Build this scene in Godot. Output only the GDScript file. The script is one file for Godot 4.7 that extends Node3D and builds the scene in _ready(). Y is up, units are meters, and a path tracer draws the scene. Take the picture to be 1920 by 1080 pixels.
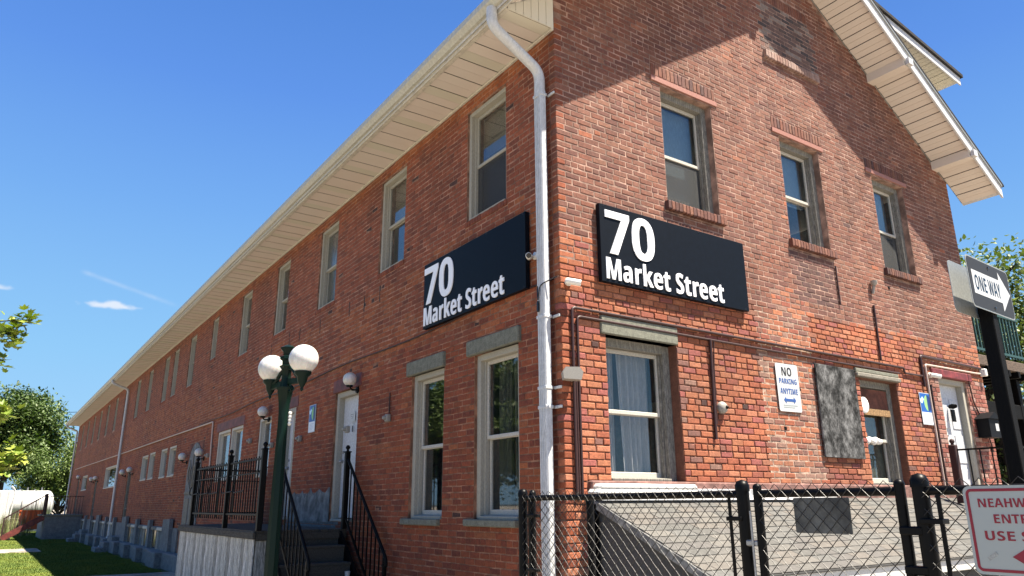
extends Node3D

# x runs along the gable wall, -z along the long side wall, y is up; the corner of the two walls stands at the origin.
const EYE := 1.7
const CAM := Vector3(-4.73305749, 1.7, 5.94627336)
const SUN := Vector3(0.50, 1.685, 0.63)
const COURSE := 0.0738

var rng := RandomNumberGenerator.new()
var noise := FastNoiseLite.new()
var taken := {}
var M := {}
var tone_mats := {}
var cam: Camera3D
var building: Node3D


class MB:
	var v := PackedVector3Array()
	var n := PackedVector3Array()
	var t := PackedVector2Array()

	func tri(a: Vector3, b: Vector3, c: Vector3, na: Vector3, nb: Vector3, nc: Vector3, ta := Vector2.ZERO, tb := Vector2.ZERO, tc := Vector2.ZERO) -> void:
		if (b - a).cross(c - a).dot(na + nb + nc) > 0.0:
			v.append_array([a, c, b]); n.append_array([na, nc, nb]); t.append_array([ta, tc, tb])
		else:
			v.append_array([a, b, c]); n.append_array([na, nb, nc]); t.append_array([ta, tb, tc])

	func face(p: Array, nn: Vector3) -> void:
		for i in range(1, p.size() - 1):
			tri(p[0], p[i], p[i + 1], nn, nn, nn)

	func quad_uv(a: Vector3, b: Vector3, c: Vector3, d: Vector3) -> void:  # a lower left, b lower right, c upper right, d upper left
		var nn := (b - a).cross(c - a).normalized()
		tri(a, b, c, nn, nn, nn, Vector2(0, 1), Vector2(1, 1), Vector2(1, 0))
		tri(a, c, d, nn, nn, nn, Vector2(0, 1), Vector2(1, 0), Vector2(0, 0))

	func box(c: Vector3, s: Vector3, ch := 0.0, b := Basis.IDENTITY) -> void:
		var h := s * 0.5
		ch = minf(ch, minf(h.x, minf(h.y, h.z)) * 0.9)
		for a in 3:
			var p := (a + 1) % 3
			var q := (a + 2) % 3
			for sg in [-1.0, 1.0]:
				var nn := Vector3.ZERO
				nn[a] = sg
				var pts := []
				for e in [[-1, -1], [1, -1], [1, 1], [-1, 1]]:
					var w := Vector3.ZERO
					w[a] = sg * h[a]
					w[p] = e[0] * (h[p] - ch)
					w[q] = e[1] * (h[q] - ch)
					pts.append(c + b * w)
				face(pts, (b * nn).normalized())
				if ch > 0.0:
					for sp in [-1.0, 1.0]:
						var m := Vector3.ZERO
						m[a] = sg; m[p] = sp
						var e1 := []
						for sq in [-1.0, 1.0]:
							var w1 := Vector3.ZERO
							w1[a] = sg * h[a]; w1[p] = sp * (h[p] - ch); w1[q] = sq * (h[q] - ch)
							var w2 := Vector3.ZERO
							w2[a] = sg * (h[a] - ch); w2[p] = sp * h[p]; w2[q] = sq * (h[q] - ch)
							e1.append(c + b * w1); e1.append(c + b * w2)
						face([e1[0], e1[1], e1[3], e1[2]], (b * m).normalized())
		if ch > 0.0:
			for sx in [-1.0, 1.0]:
				for sy in [-1.0, 1.0]:
					for sz in [-1.0, 1.0]:
						face([c + b * Vector3(sx * h.x, sy * (h.y - ch), sz * (h.z - ch)), c + b * Vector3(sx * (h.x - ch), sy * h.y, sz * (h.z - ch)), c + b * Vector3(sx * (h.x - ch), sy * (h.y - ch), sz * h.z)], (b * Vector3(sx, sy, sz)).normalized())

	func bar(a: Vector3, e: Vector3, w: float, d: float, up := Vector3.UP, ch := 0.0) -> void:  # a squared bar from a to e
		var z := (e - a).normalized()
		var x := up.cross(z)
		if x.length() < 0.01:
			x = Vector3.RIGHT.cross(z)
		x = x.normalized()
		box((a + e) / 2, Vector3(w, d, a.distance_to(e)), ch, Basis(x, z.cross(x), z))

	func tube(pts: Array, r: float, sides := 8, r1 := -1.0, caps := true) -> void:
		var m := pts.size()
		if r1 < 0.0:
			r1 = r
		var rings := []
		var side := Vector3.ZERO
		for i in m:
			var d: Vector3 = (pts[mini(i + 1, m - 1)] - pts[maxi(i - 1, 0)]).normalized()
			if side == Vector3.ZERO:
				side = d.cross(Vector3.UP if absf(d.y) < 0.9 else Vector3.RIGHT).normalized()
			side = (side - d * side.dot(d)).normalized()
			var w := d.cross(side)
			var ring := []
			var rr := lerpf(r, r1, float(i) / maxi(1, m - 1))
			for k in sides:
				var a := TAU * k / sides
				var o := side * cos(a) + w * sin(a)
				ring.append([pts[i] + o * rr, o])
			rings.append(ring)
		for i in m - 1:
			for k in sides:
				var A = rings[i][k]
				var B = rings[i][(k + 1) % sides]
				var C = rings[i + 1][(k + 1) % sides]
				var D = rings[i + 1][k]
				tri(A[0], B[0], C[0], A[1], B[1], C[1])
				tri(A[0], C[0], D[0], A[1], C[1], D[1])
		if caps:
			for e in [0, m - 1]:
				var d: Vector3 = (pts[0] - pts[1]) if e == 0 else (pts[m - 1] - pts[m - 2])
				face(rings[e].map(func(q): return q[0]), d.normalized())

	func lathe(prof: Array, sides: int, xf := Transform3D.IDENTITY, smooth := true) -> void:  # profile of Vector2(radius, y)
		for i in prof.size() - 1:
			var p: Vector2 = prof[i]
			var q: Vector2 = prof[i + 1]
			var nn := Vector2(q.y - p.y, p.x - q.x).normalized()
			var np := nn
			var nq := nn
			if smooth:
				if i > 0:
					var o: Vector2 = prof[i - 1]
					var m := Vector2(p.y - o.y, o.x - p.x).normalized()
					if m.dot(nn) > 0.6: np = (m + nn).normalized()
				if i + 2 < prof.size():
					var o: Vector2 = prof[i + 2]
					var m := Vector2(o.y - q.y, q.x - o.x).normalized()
					if m.dot(nn) > 0.6: nq = (m + nn).normalized()
			for k in sides:
				var a := TAU * k / sides
				var b := TAU * (k + 1) / sides
				var na := a
				var nb := b
				if sides <= 8:
					na = (a + b) / 2; nb = na
				var ca := Vector3(cos(a), 0, sin(a))
				var cb := Vector3(cos(b), 0, sin(b))
				var da := Vector3(cos(na), 0, sin(na))
				var db := Vector3(cos(nb), 0, sin(nb))
				var up := Vector3.UP
				var A := xf * (ca * p.x + up * p.y)
				var B := xf * (cb * p.x + up * p.y)
				var C := xf * (cb * q.x + up * q.y)
				var D := xf * (ca * q.x + up * q.y)
				var bs := xf.basis
				var nA := (bs * (da * np.x + up * np.y)).normalized()
				var nB := (bs * (db * np.x + up * np.y)).normalized()
				var nC := (bs * (db * nq.x + up * nq.y)).normalized()
				var nD := (bs * (da * nq.x + up * nq.y)).normalized()
				if p.x > 1e-5: tri(A, B, C, nA, nB, nC)
				if q.x > 1e-5: tri(A, C, D, nA, nC, nD)

	func ball(c: Vector3, r: float, seg := 24) -> void:
		var prof := []
		var k := seg / 2
		for i in k + 1:
			var a := PI * i / k - PI / 2
			prof.append(Vector2(maxf(0.0, cos(a) * r), sin(a) * r))
		lathe(prof, seg, Transform3D(Basis.IDENTITY, c))

	func prism(poly: PackedVector2Array, depth: float, xf := Transform3D.IDENTITY) -> void:  # outline in x and y, front at z = 0, back at z = -depth
		var idx := Geometry2D.triangulate_polygon(poly)
		var f := (xf.basis * Vector3(0, 0, 1)).normalized()
		var at := func(p: Vector2, z: float) -> Vector3: return xf * Vector3(p.x, p.y, z)
		for i in range(0, idx.size(), 3):
			var a := poly[idx[i]]
			var b := poly[idx[i + 1]]
			var c := poly[idx[i + 2]]
			tri(at.call(a, 0.0), at.call(b, 0.0), at.call(c, 0.0), f, f, f)
			tri(at.call(a, -depth), at.call(b, -depth), at.call(c, -depth), -f, -f, -f)
		var cw := Geometry2D.is_polygon_clockwise(poly)
		for i in poly.size():
			var a := poly[i]
			var b := poly[(i + 1) % poly.size()]
			var o := Vector2(b.y - a.y, a.x - b.x) * (-1.0 if cw else 1.0)
			face([at.call(a, 0.0), at.call(b, 0.0), at.call(b, -depth), at.call(a, -depth)], (xf.basis * Vector3(o.x, o.y, 0)).normalized())

	func mesh() -> ArrayMesh:
		var a := []
		a.resize(Mesh.ARRAY_MAX)
		a[Mesh.ARRAY_VERTEX] = v
		a[Mesh.ARRAY_NORMAL] = n
		a[Mesh.ARRAY_TEX_UV] = t
		var m := ArrayMesh.new()
		m.add_surface_from_arrays(Mesh.PRIMITIVE_TRIANGLES, a)
		return m


# ---------------------------------------------------------------- helpers

func numbered(called: String, parent: Node) -> String:
	var key := str(parent.get_instance_id()) + called
	var k: int = taken.get(key, 0)
	taken[key] = k + 1
	return called if k == 0 else "%s_%03d" % [called, k]


func obj(called: String, shape, m: Material, parent: Node = null, at := Transform3D.IDENTITY) -> MeshInstance3D:
	var o := MeshInstance3D.new()
	var p: Node = parent if parent else self
	o.name = numbered(called, p)
	o.mesh = shape.mesh() if shape is MB else shape
	o.material_override = m
	o.transform = at
	p.add_child(o, true)
	return o


func hub(called: String, at: Transform3D, parent: Node = null) -> Node3D:
	var o := Node3D.new()
	var p: Node = parent if parent else self
	o.name = numbered(called, p)
	o.transform = at
	p.add_child(o, true)
	return o


func tag(o: Node, label: String, category: String, group := "") -> Node:
	o.set_meta("label", label)
	o.set_meta("category", category)
	if group:
		o.set_meta("group", group)
	return o


func setting(o: Node) -> Node:
	o.set_meta("kind", "structure")
	return o


func many(called: String, shape: Mesh, m: Material, places: Array, tints: Array, parent: Node = null) -> MultiMeshInstance3D:
	var mm := MultiMesh.new()
	mm.transform_format = MultiMesh.TRANSFORM_3D
	mm.use_colors = tints.size() > 0
	mm.mesh = shape
	mm.instance_count = places.size()
	for i in places.size():
		mm.set_instance_transform(i, places[i])
		if tints.size():
			mm.set_instance_color(i, tints[i])
	var o := MultiMeshInstance3D.new()
	var p: Node = parent if parent else self
	o.name = numbered(called, p)
	o.multimesh = mm
	o.material_override = m
	p.add_child(o, true)
	o.set_meta("kind", "stuff")
	return o


func lin(r: float, g: float, b: float, a := 1.0) -> Color:
	var c := Color(r, g, b).linear_to_srgb()
	c.a = a
	return c


func mat(called: String, r: float, g: float, b: float, rough := 0.8, metal := 0.0, tex: Texture2D = null, scale := Vector3.ONE, bump: Texture2D = null, height := 0.0) -> StandardMaterial3D:
	var m := StandardMaterial3D.new()
	m.resource_name = called
	m.albedo_color = lin(r, g, b)
	m.roughness = rough
	m.metallic = metal
	if tex or bump:
		m.uv1_triplanar = true
		m.uv1_world_triplanar = true
		m.uv1_scale = scale
	if tex:
		m.albedo_texture = tex
	if bump:
		m.heightmap_enabled = true
		m.heightmap_texture = bump
		m.heightmap_scale = height
	M[called] = m
	return m


func tex_noise(size: int, freqs: Array, amps: Array, low: float, high: float, seed_: int, stretch := Vector2.ONE, contrast := 1.0) -> ImageTexture:
	# a grey tile whose ends meet: layers of noise between the grey levels low and high
	var img := Image.create(size, size, false, Image.FORMAT_RGB8)
	var layers := []
	for i in freqs.size():
		var f := FastNoiseLite.new()
		f.seed = seed_ + i * 7
		f.noise_type = FastNoiseLite.TYPE_SIMPLEX_SMOOTH
		f.frequency = float(freqs[i]) / size
		f.fractal_octaves = 3
		layers.append(f.get_seamless_image(int(size / stretch.x), int(size / stretch.y)))
	for y in size:
		for x in size:
			var k := 0.0
			var tot := 0.0
			for i in layers.size():
				var L: Image = layers[i]
				k += amps[i] * L.get_pixel(x % L.get_width(), y % L.get_height()).r
				tot += amps[i]
			k = clampf((k / tot - 0.5) * contrast + 0.5, 0, 1)
			var g := lerpf(low, high, k)
			img.set_pixel(x, y, Color(g, g, g))
	return ImageTexture.create_from_image(img)


func stretch_tex(src: Texture2D, w: int, h: int) -> ImageTexture:
	var im: Image = src.get_image().duplicate()
	im.resize(w, h, Image.INTERPOLATE_CUBIC)
	return ImageTexture.create_from_image(im)


func wall_basis(side: String) -> Basis:
	return Basis.IDENTITY if side == "R" else Basis(Vector3(0, 0, 1), Vector3(0, 1, 0), Vector3(-1, 0, 0))


func wp(side: String, u: float, y: float, out := 0.0) -> Vector3:  # a point of a facade: u metres from the corner, y above ground, out from the brick face
	return Vector3(u, y, out) if side == "R" else Vector3(-out, y, -u)


func on_wall(side: String, u: float, y: float, out := 0.0) -> Transform3D:
	return Transform3D(wall_basis(side), wp(side, u, y, out))


func letters(parent: Node, words: String, w: float, h: float, depth: float, m: Material, at: Vector3, bold := true, called := "lettering") -> MeshInstance3D:
	# lettering whose outline fills w by h metres, lower left corner at that point of the parent
	var tm := TextMesh.new()
	var f := SystemFont.new()
	f.font_names = PackedStringArray(["Droid Sans"])
	f.font_weight = 700 if bold else 400
	tm.font = f
	tm.text = words
	tm.font_size = 64
	tm.pixel_size = 0.01
	tm.depth = 0.05
	tm.curve_step = 1.0
	var bb := tm.get_aabb()
	var s := Vector3(w / bb.size.x, h / bb.size.y, depth / 0.05)
	return obj(called, tm, m, parent, Transform3D(Basis.from_scale(s), at - bb.position * s))


func rake(x: float) -> float:  # height of the gable's soffit over that point of the wall
	return 7.18 + 0.66 * (5.28 - absf(x - 4.6))


# ---------------------------------------------------------------- start

func _ready() -> void:
	rng.seed = 7001
	noise.seed = 11
	noise.frequency = 1.0
	set_view()
	make_materials()
	lay_ground()
	raise_building()
	dress_long_wall()
	dress_gable_wall()
	put_lean_to()
	put_deck()
	put_signs_and_lamps()
	put_street_lamp()
	put_fence()
	put_one_way()
	put_far_things()
	put_trees()


func set_view() -> void:
	cam = Camera3D.new()
	cam.name = "camera"
	var pitch := 0.284933066
	var yaw := 0.603980861
	var roll := -0.00683905361
	var fwd := Vector3(sin(yaw) * cos(pitch), sin(pitch), -cos(yaw) * cos(pitch))
	var rt := Vector3(cos(yaw), 0, sin(yaw))
	var up := rt.cross(fwd)
	var r2 := rt * cos(roll) + up * sin(roll)
	var u2 := -rt * sin(roll) + up * cos(roll)
	cam.transform = Transform3D(Basis(r2, u2, -fwd), CAM)
	cam.fov = rad_to_deg(2.0 * atan(540.0 / 1385.85547))
	cam.near = 0.05
	cam.far = 1500.0
	cam.current = true
	add_child(cam)

	var we := WorldEnvironment.new()
	we.name = "world_environment"
	var e := Environment.new()
	e.background_mode = Environment.BG_SKY
	var sky := Sky.new()
	var pm := PanoramaSkyMaterial.new()
	pm.panorama = sky_picture()
	sky.sky_material = pm
	e.sky = sky
	e.background_energy_multiplier = 1.0
	e.tonemap_mode = Environment.TONE_MAPPER_LINEAR
	e.tonemap_exposure = 3.6
	e.sdfgi_enabled = true
	e.ssao_enabled = true
	e.ssil_enabled = true
	we.environment = e
	add_child(we)

	var sun := DirectionalLight3D.new()
	sun.name = "sun"
	sun.light_energy = 1.55
	sun.light_color = Color(1.0, 0.955, 0.88)
	sun.light_angular_distance = 0.5
	sun.shadow_enabled = true
	sun.look_at_from_position(SUN, Vector3.ZERO, Vector3.FORWARD)
	add_child(sun)


func sky_picture() -> ImageTexture:
	var w := 4096
	var h := 2048
	var img := Image.create(w, h, false, Image.FORMAT_RGBF)
	var k := 0.28
	var wisps := FastNoiseLite.new()
	wisps.seed = 5
	wisps.frequency = 1.0
	wisps.fractal_octaves = 5
	# small fair-weather puffs and thin streaks (direction, half width, half height)
	var puffs := [[Vector3(0.0875, 0.2299, -0.9693), 0.03, 0.0055], [Vector3(-0.02, 0.236, -0.972), 0.022, 0.003], [Vector3(-0.7, 0.22, -0.6), 0.05, 0.012], [Vector3(-0.9, 0.3, 0.2), 0.06, 0.014], [Vector3(0.5, 0.25, 0.8), 0.05, 0.012], [Vector3(0.95, 0.2, 0.1), 0.05, 0.01], [Vector3(-0.4, 0.24, 0.85), 0.06, 0.012]]
	for y in h:
		var el := (0.5 - (y + 0.5) / h) * PI
		var s := sin(el)
		var q := clampf(s, 0.0, 1.0)
		var steps := [[0.0, Color(0.42, 0.7, 0.97)], [0.18, Color(0.29, 0.6, 0.95)], [0.36, Color(0.185, 0.43, 0.89)], [0.5, Color(0.122, 0.31, 0.82)], [0.6, Color(0.095, 0.26, 0.73)], [1.01, Color(0.05, 0.17, 0.55)]]
		var c := Color()
		for i in steps.size() - 1:
			if q >= steps[i][0] and q < steps[i + 1][0]:
				var lo: Color = steps[i][1]
				c = lo.lerp(steps[i + 1][1], (q - steps[i][0]) / (steps[i + 1][0] - steps[i][0]))
		for x in w:
			var az := (x + 0.5) / w * TAU
			var d := Vector3(sin(az) * cos(el), s, -cos(az) * cos(el))
			var col := c
			if s > 0.04 and s < 0.6:
				var a := 0.0
				for p in puffs:
					var pd: Vector3 = p[0].normalized()
					if d.dot(pd) < 0.985:
						continue
					var ew := pd.cross(Vector3.UP).normalized()
					var dx: float = d.dot(ew) / p[1]
					var dy: float = (d - pd).dot(ew.cross(pd)) / p[2]
					var wob := wisps.get_noise_3d(d.x * 34.0, d.y * 110.0, d.z * 34.0)
					var fall := 1.0 - dx * dx - (dy * dy if dy > 0 else dy * dy * 3.0) + wob * 1.9
					a = maxf(a, clampf(fall * 0.8, 0, 0.75))
				# an old vapour trail, broken up by the wind
				var va := Vector3(0.05, 0.266, -0.963).normalized()
				var vb := Vector3(0.165, 0.236, -0.957).normalized()
				if d.dot(va) > 0.97:
					var t := clampf((d - va).dot(vb - va) / (vb - va).length_squared(), 0, 1)
					var off := (d - va.lerp(vb, t)).length()
					a = maxf(a, clampf(1.0 - off / 0.0035, 0, 1) * (0.28 + 0.3 * wisps.get_noise_3d(d.x * 40, d.y * 40, d.z * 40)) * smoothstep(0, 0.15, t) * (1.0 - smoothstep(0.7, 1.0, t)))
				col = col.lerp(Color(0.93, 0.95, 1.0), a)
			if el < 0:
				col = Color(0.22, 0.22, 0.2)
			img.set_pixel(x, y, Color(col.r * k, col.g * k, col.b * k))
	return ImageTexture.create_from_image(img)


func make_materials() -> void:
	var grain := tex_noise(256, [6, 24, 70], [0.35, 0.35, 0.4], 0.62, 0.98, 3, Vector2.ONE, 1.6)
	var rough_bump := tex_noise(256, [14, 50, 110], [0.4, 0.4, 0.4], 0.0, 1.0, 31, Vector2.ONE, 1.5)
	var blotch := tex_noise(256, [3, 9, 40], [0.6, 0.35, 0.2], 0.56, 0.94, 61, Vector2.ONE, 1.9)
	var streak_src := tex_noise(256, [10, 40, 90], [0.5, 0.5, 0.4], 0.4, 0.86, 91, Vector2.ONE, 2.2)
	var boards := tex_noise(256, [9, 30, 80], [0.6, 0.5, 0.3], 0.55, 1.0, 211, Vector2.ONE, 3.2)
	var fine := tex_noise(256, [20, 80], [0.5, 0.5], 0.74, 0.94, 131, Vector2.ONE, 1.6)

	var b := mat("brick", 1, 1, 1, 0.92, 0.0, grain, Vector3(2.3, 2.3, 2.3), rough_bump, 0.22)
	b.vertex_color_use_as_albedo = true
	M["brick_parts"] = [grain, rough_bump]
	mat("mortar_upper", 0.5, 0.315, 0.245, 0.95, 0.0, blotch, Vector3(0.8, 0.8, 0.8), rough_bump, 0.2)
	mat("mortar_lower", 0.24, 0.1, 0.062, 0.97, 0.0, grain, Vector3(1.7, 1.7, 1.7), rough_bump, 0.3)
	mat("mortar_smeared", 0.6, 0.42, 0.32, 0.95, 0.0, blotch, Vector3(2.1, 2.1, 2.1), rough_bump, 0.3)
	mat("mortar_long", 0.5, 0.27, 0.18, 0.95, 0.0, blotch, Vector3(0.9, 0.9, 0.9), rough_bump, 0.2)
	mat("mortar_long_low", 0.44, 0.215, 0.13, 0.95, 0.0, blotch, Vector3(0.9, 0.9, 0.9), rough_bump, 0.2)
	mat("plain_brick", 0.24, 0.085, 0.055, 0.95, 0.0, blotch, Vector3(0.7, 0.7, 0.7))
	mat("stone", 0.24, 0.245, 0.195, 0.9, 0.0, grain, Vector3(1.6, 1.6, 1.6), rough_bump, 0.25)
	mat("stone_light", 0.3, 0.28, 0.235, 0.9, 0.0, grain, Vector3(1.3, 1.3, 1.3), rough_bump, 0.25)
	mat("band_pink", 0.33, 0.17, 0.145, 0.92, 0.0, blotch, Vector3(1.1, 1.1, 1.1), rough_bump, 0.4)
	mat("pink_steel", 0.43, 0.19, 0.145, 0.6, 0.0, fine, Vector3(1.4, 1.4, 1.4))
	mat("red_paint", 0.3, 0.045, 0.05, 0.6, 0.0, blotch, Vector3(1.2, 1.2, 1.2))
	mat("parging", 0.26, 0.29, 0.3, 0.95, 0.0, blotch, Vector3(0.9, 0.9, 0.9), rough_bump, 0.5)
	mat("foundation", 0.24, 0.255, 0.265, 0.92, 0.0, grain, Vector3(0.6, 0.6, 0.6), rough_bump, 0.5)
	mat("frame_old", 0.5, 0.475, 0.4, 0.85, 0.0, fine, Vector3(4, 0.9, 4))
	mat("frame_worn", 0.5, 0.48, 0.42, 0.9, 0.0, streak_src, Vector3(5, 0.8, 5))
	mat("frame_white", 0.66, 0.63, 0.56, 0.6, 0.0, fine, Vector3(2, 2, 2))
	mat("white_paint", 0.74, 0.74, 0.72, 0.5, 0.0, fine, Vector3(1.6, 1.6, 1.6))
	mat("white_door", 0.72, 0.74, 0.78, 0.45, 0.0, fine, Vector3(0.9, 0.9, 0.9))
	mat("soffit", 0.66, 0.59, 0.525, 0.6)
	mat("soffit_green", 0.6, 0.57, 0.475, 0.6)
	mat("soffit_dark", 0.12, 0.1, 0.08, 0.9)
	mat("fascia", 0.78, 0.73, 0.62, 0.55, 0.0, fine, Vector3(0.35, 0.35, 0.35))
	mat("gutter", 0.66, 0.64, 0.54, 0.5, 0.0, fine, Vector3(0.8, 0.8, 0.8))
	mat("barge", 0.78, 0.79, 0.8, 0.4, 0.0, fine, Vector3(0.7, 0.7, 0.7))
	mat("downspout", 0.74, 0.76, 0.78, 0.42, 0.0, fine, Vector3(1.4, 0.5, 1.4))
	mat("roof", 0.06, 0.058, 0.06, 0.95, 0.0, grain, Vector3(1, 1, 1))
	mat("sign_navy", 0.0035, 0.0065, 0.0125, 0.5, 0.0, fine, Vector3(0.5, 0.5, 0.5))
	mat("sign_letter", 0.84, 0.86, 0.9, 0.45)
	mat("sign_white", 0.72, 0.74, 0.75, 0.4, 0.0, fine, Vector3(3, 3, 3))
	mat("sign_blue", 0.03, 0.08, 0.26, 0.4)
	mat("sign_grey", 0.3, 0.335, 0.33, 0.4)
	mat("sign_back", 0.42, 0.44, 0.43, 0.42, 0.25, fine, Vector3(2, 2, 2))
	mat("sign_dark", 0.035, 0.036, 0.039, 0.5)
	mat("sign_crimson", 0.2, 0.002, 0.018, 0.5)
	mat("black_metal", 0.0035, 0.0035, 0.004, 0.4, 0.0, fine, Vector3(2, 2, 2))
	mat("black_wood", 0.004, 0.004, 0.0045, 0.7, 0.0, streak_src, Vector3(6, 0.8, 6), rough_bump, 0.15)
	mat("galvanized", 0.45, 0.46, 0.47, 0.38, 0.6, fine, Vector3(4, 4, 4))
	mat("wire_black", 0.006, 0.006, 0.006, 0.35)
	mat("lamp_green", 0.007, 0.022, 0.017, 0.3, 0.0, fine, Vector3(3, 3, 3))
	mat("dark_iron", 0.004, 0.004, 0.004, 0.5)
	mat("rust_iron", 0.03, 0.008, 0.008, 0.7)
	mat("conduit_brown", 0.035, 0.011, 0.009, 0.5)
	mat("conduit_pale", 0.48, 0.38, 0.33, 0.6)
	mat("device_white", 0.66, 0.66, 0.63, 0.4)
	mat("device_grey", 0.4, 0.38, 0.34, 0.5, 0.0, fine, Vector3(5, 5, 5))
	mat("lens_black", 0.01, 0.01, 0.011, 0.15)
	mat("red_beam", 0.24, 0.05, 0.042, 0.6, 0.0, blotch, Vector3(0.8, 0.8, 0.8))
	mat("deck_board", 0.4, 0.38, 0.33, 0.9, 0.0, boards, Vector3(5, 0.35, 5), rough_bump, 0.2)
	mat("deck_floor", 0.13, 0.12, 0.1, 0.9, 0.0, streak_src, Vector3(6, 3, 0.5))
	mat("shingle", 1, 1, 1, 0.95, 0.0, grain, Vector3(2.6, 2.6, 2.6), rough_bump, 0.2)
	M["shingle_parts"] = [grain, rough_bump]
	mat("cheek", 0.1, 0.1, 0.1, 0.85, 0.0, fine, Vector3(1.2, 1.2, 1.2))
	mat("cheek_trim", 0.33, 0.33, 0.32, 0.8, 0.0, blotch, Vector3(2, 2, 2))
	mat("flashing", 0.72, 0.74, 0.77, 0.5, 0.0, blotch, Vector3(1.2, 1.2, 1.2))
	mat("patch_panel", 0.15, 0.155, 0.145, 0.7, 0.0, blotch, Vector3(1.3, 1.3, 1.3))
	mat("concrete", 0.54, 0.48, 0.4, 0.92, 0.0, blotch, Vector3(0.3, 0.3, 0.3))
	mat("sandy_bounce_ground", 0.4, 0.355, 0.29, 0.95, 0.0, grain, Vector3(0.35, 0.35, 0.35))  # sandy lot, made pale and warm to bounce light onto the long wall
	mat("lawn_soil", 0.12, 0.15, 0.025, 0.95, 0.0, blotch, Vector3(0.23, 0.23, 0.23))
	var g := mat("grass", 1, 1, 1, 0.75)
	g.vertex_color_use_as_albedo = true
	g.backlight_enabled = true
	g.backlight = Color(0.4, 0.45, 0.1)
	g.cull_mode = BaseMaterial3D.CULL_DISABLED
	var lf := mat("leaf", 1, 1, 1, 0.55)
	lf.vertex_color_use_as_albedo = true
	lf.backlight_enabled = true
	lf.backlight = Color(0.5, 0.6, 0.2)
	lf.cull_mode = BaseMaterial3D.CULL_DISABLED
	mat("bark", 0.09, 0.065, 0.045, 0.95, 0.0, streak_src, Vector3(3, 0.7, 3), rough_bump, 0.6)
	var gl := mat("glass", 0.9, 0.95, 0.95, 0.02)
	gl.albedo_color = Color(0.2, 0.24, 0.24, 0.07)
	gl.transparency = BaseMaterial3D.TRANSPARENCY_ALPHA
	gl.metallic_specular = 0.9
	gl.cull_mode = BaseMaterial3D.CULL_DISABLED
	var gl2 := mat("glass_dusty", 0.5, 0.52, 0.5, 0.2)
	gl2.albedo_color = Color(0.4, 0.42, 0.4, 0.4)
	gl2.transparency = BaseMaterial3D.TRANSPARENCY_ALPHA
	gl2.metallic_specular = 0.8
	var sc := mat("insect_screen", 0.1, 0.1, 0.1, 0.9)
	sc.albedo_color = lin(0.045, 0.048, 0.05, 0.5)
	sc.transparency = BaseMaterial3D.TRANSPARENCY_ALPHA
	mat("curtain", 0.5, 0.51, 0.53, 0.9, 0.0, fine, Vector3(3, 0.4, 3))
	M["curtain"].cull_mode = BaseMaterial3D.CULL_DISABLED
	mat("blind_sky_tint", 0.17, 0.29, 0.37, 0.9, 0.0, fine, Vector3(3, 0.4, 3))  # sky reflection of the gable panes, put into the blind colour
	M["blind_sky_tint"].cull_mode = BaseMaterial3D.CULL_DISABLED
	mat("curtain_green", 0.11, 0.125, 0.095, 0.9, 0.0, fine, Vector3(3, 0.4, 3))
	mat("dark_room", 0.035, 0.035, 0.037, 0.95)
	mat("chipboard", 0.45, 0.27, 0.12, 0.9, 0.0, blotch, Vector3(6, 9, 6))
	mat("foam_white", 0.8, 0.79, 0.75, 0.9)
	var ply := tex_noise(512, [3, 9, 24, 90], [0.6, 0.5, 0.4, 0.35], 0.2, 0.75, 171, Vector2.ONE, 2.6)
	mat("black_board", 0.36, 0.365, 0.37, 0.8, 0.0, ply, Vector3(1.0, 0.75, 1.0))
	var op := mat("globe_glass", 0.86, 0.85, 0.82, 0.3, 0.0, fine, Vector3(1.3, 0.5, 1.3))
	op.subsurf_scatter_enabled = true
	op.subsurf_scatter_strength = 0.35
	mat("tank_white", 0.75, 0.76, 0.76, 0.35, 0.0, fine, Vector3(0.4, 0.4, 0.4))
	mat("orange", 0.62, 0.12, 0.025, 0.6)
	mat("mailbox", 0.005, 0.0055, 0.007, 0.55)
	mat("teal_rail", 0.02, 0.06, 0.055, 0.5)
	mat("timber", 0.22, 0.15, 0.11, 0.9, 0.0, streak_src, Vector3(0.6, 4, 6))
	for dull in ["sign_navy", "black_metal", "black_wood", "sign_dark", "cheek", "black_board", "roof", "dark_iron", "lamp_green", "mailbox"]:
		M[dull].metallic_specular = 0.25


# ---------------------------------------------------------------- ground

func sheet(called: String, x0: float, x1: float, z0: float, z1: float, y: float, m: Material) -> MeshInstance3D:
	var s := MB.new()
	s.face([Vector3(x0, y, z0), Vector3(x1, y, z0), Vector3(x1, y, z1), Vector3(x0, y, z1)], Vector3.UP)
	return setting(obj(called, s, m))


func slab(called: String, x0: float, x1: float, z0: float, z1: float, y0: float, y1: float, m: Material) -> MeshInstance3D:
	var s := MB.new()
	s.box(Vector3((x0 + x1) / 2, (y0 + y1) / 2, (z0 + z1) / 2), Vector3(x1 - x0, y1 - y0, z1 - z0), 0.015)
	return setting(obj(called, s, m))


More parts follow.
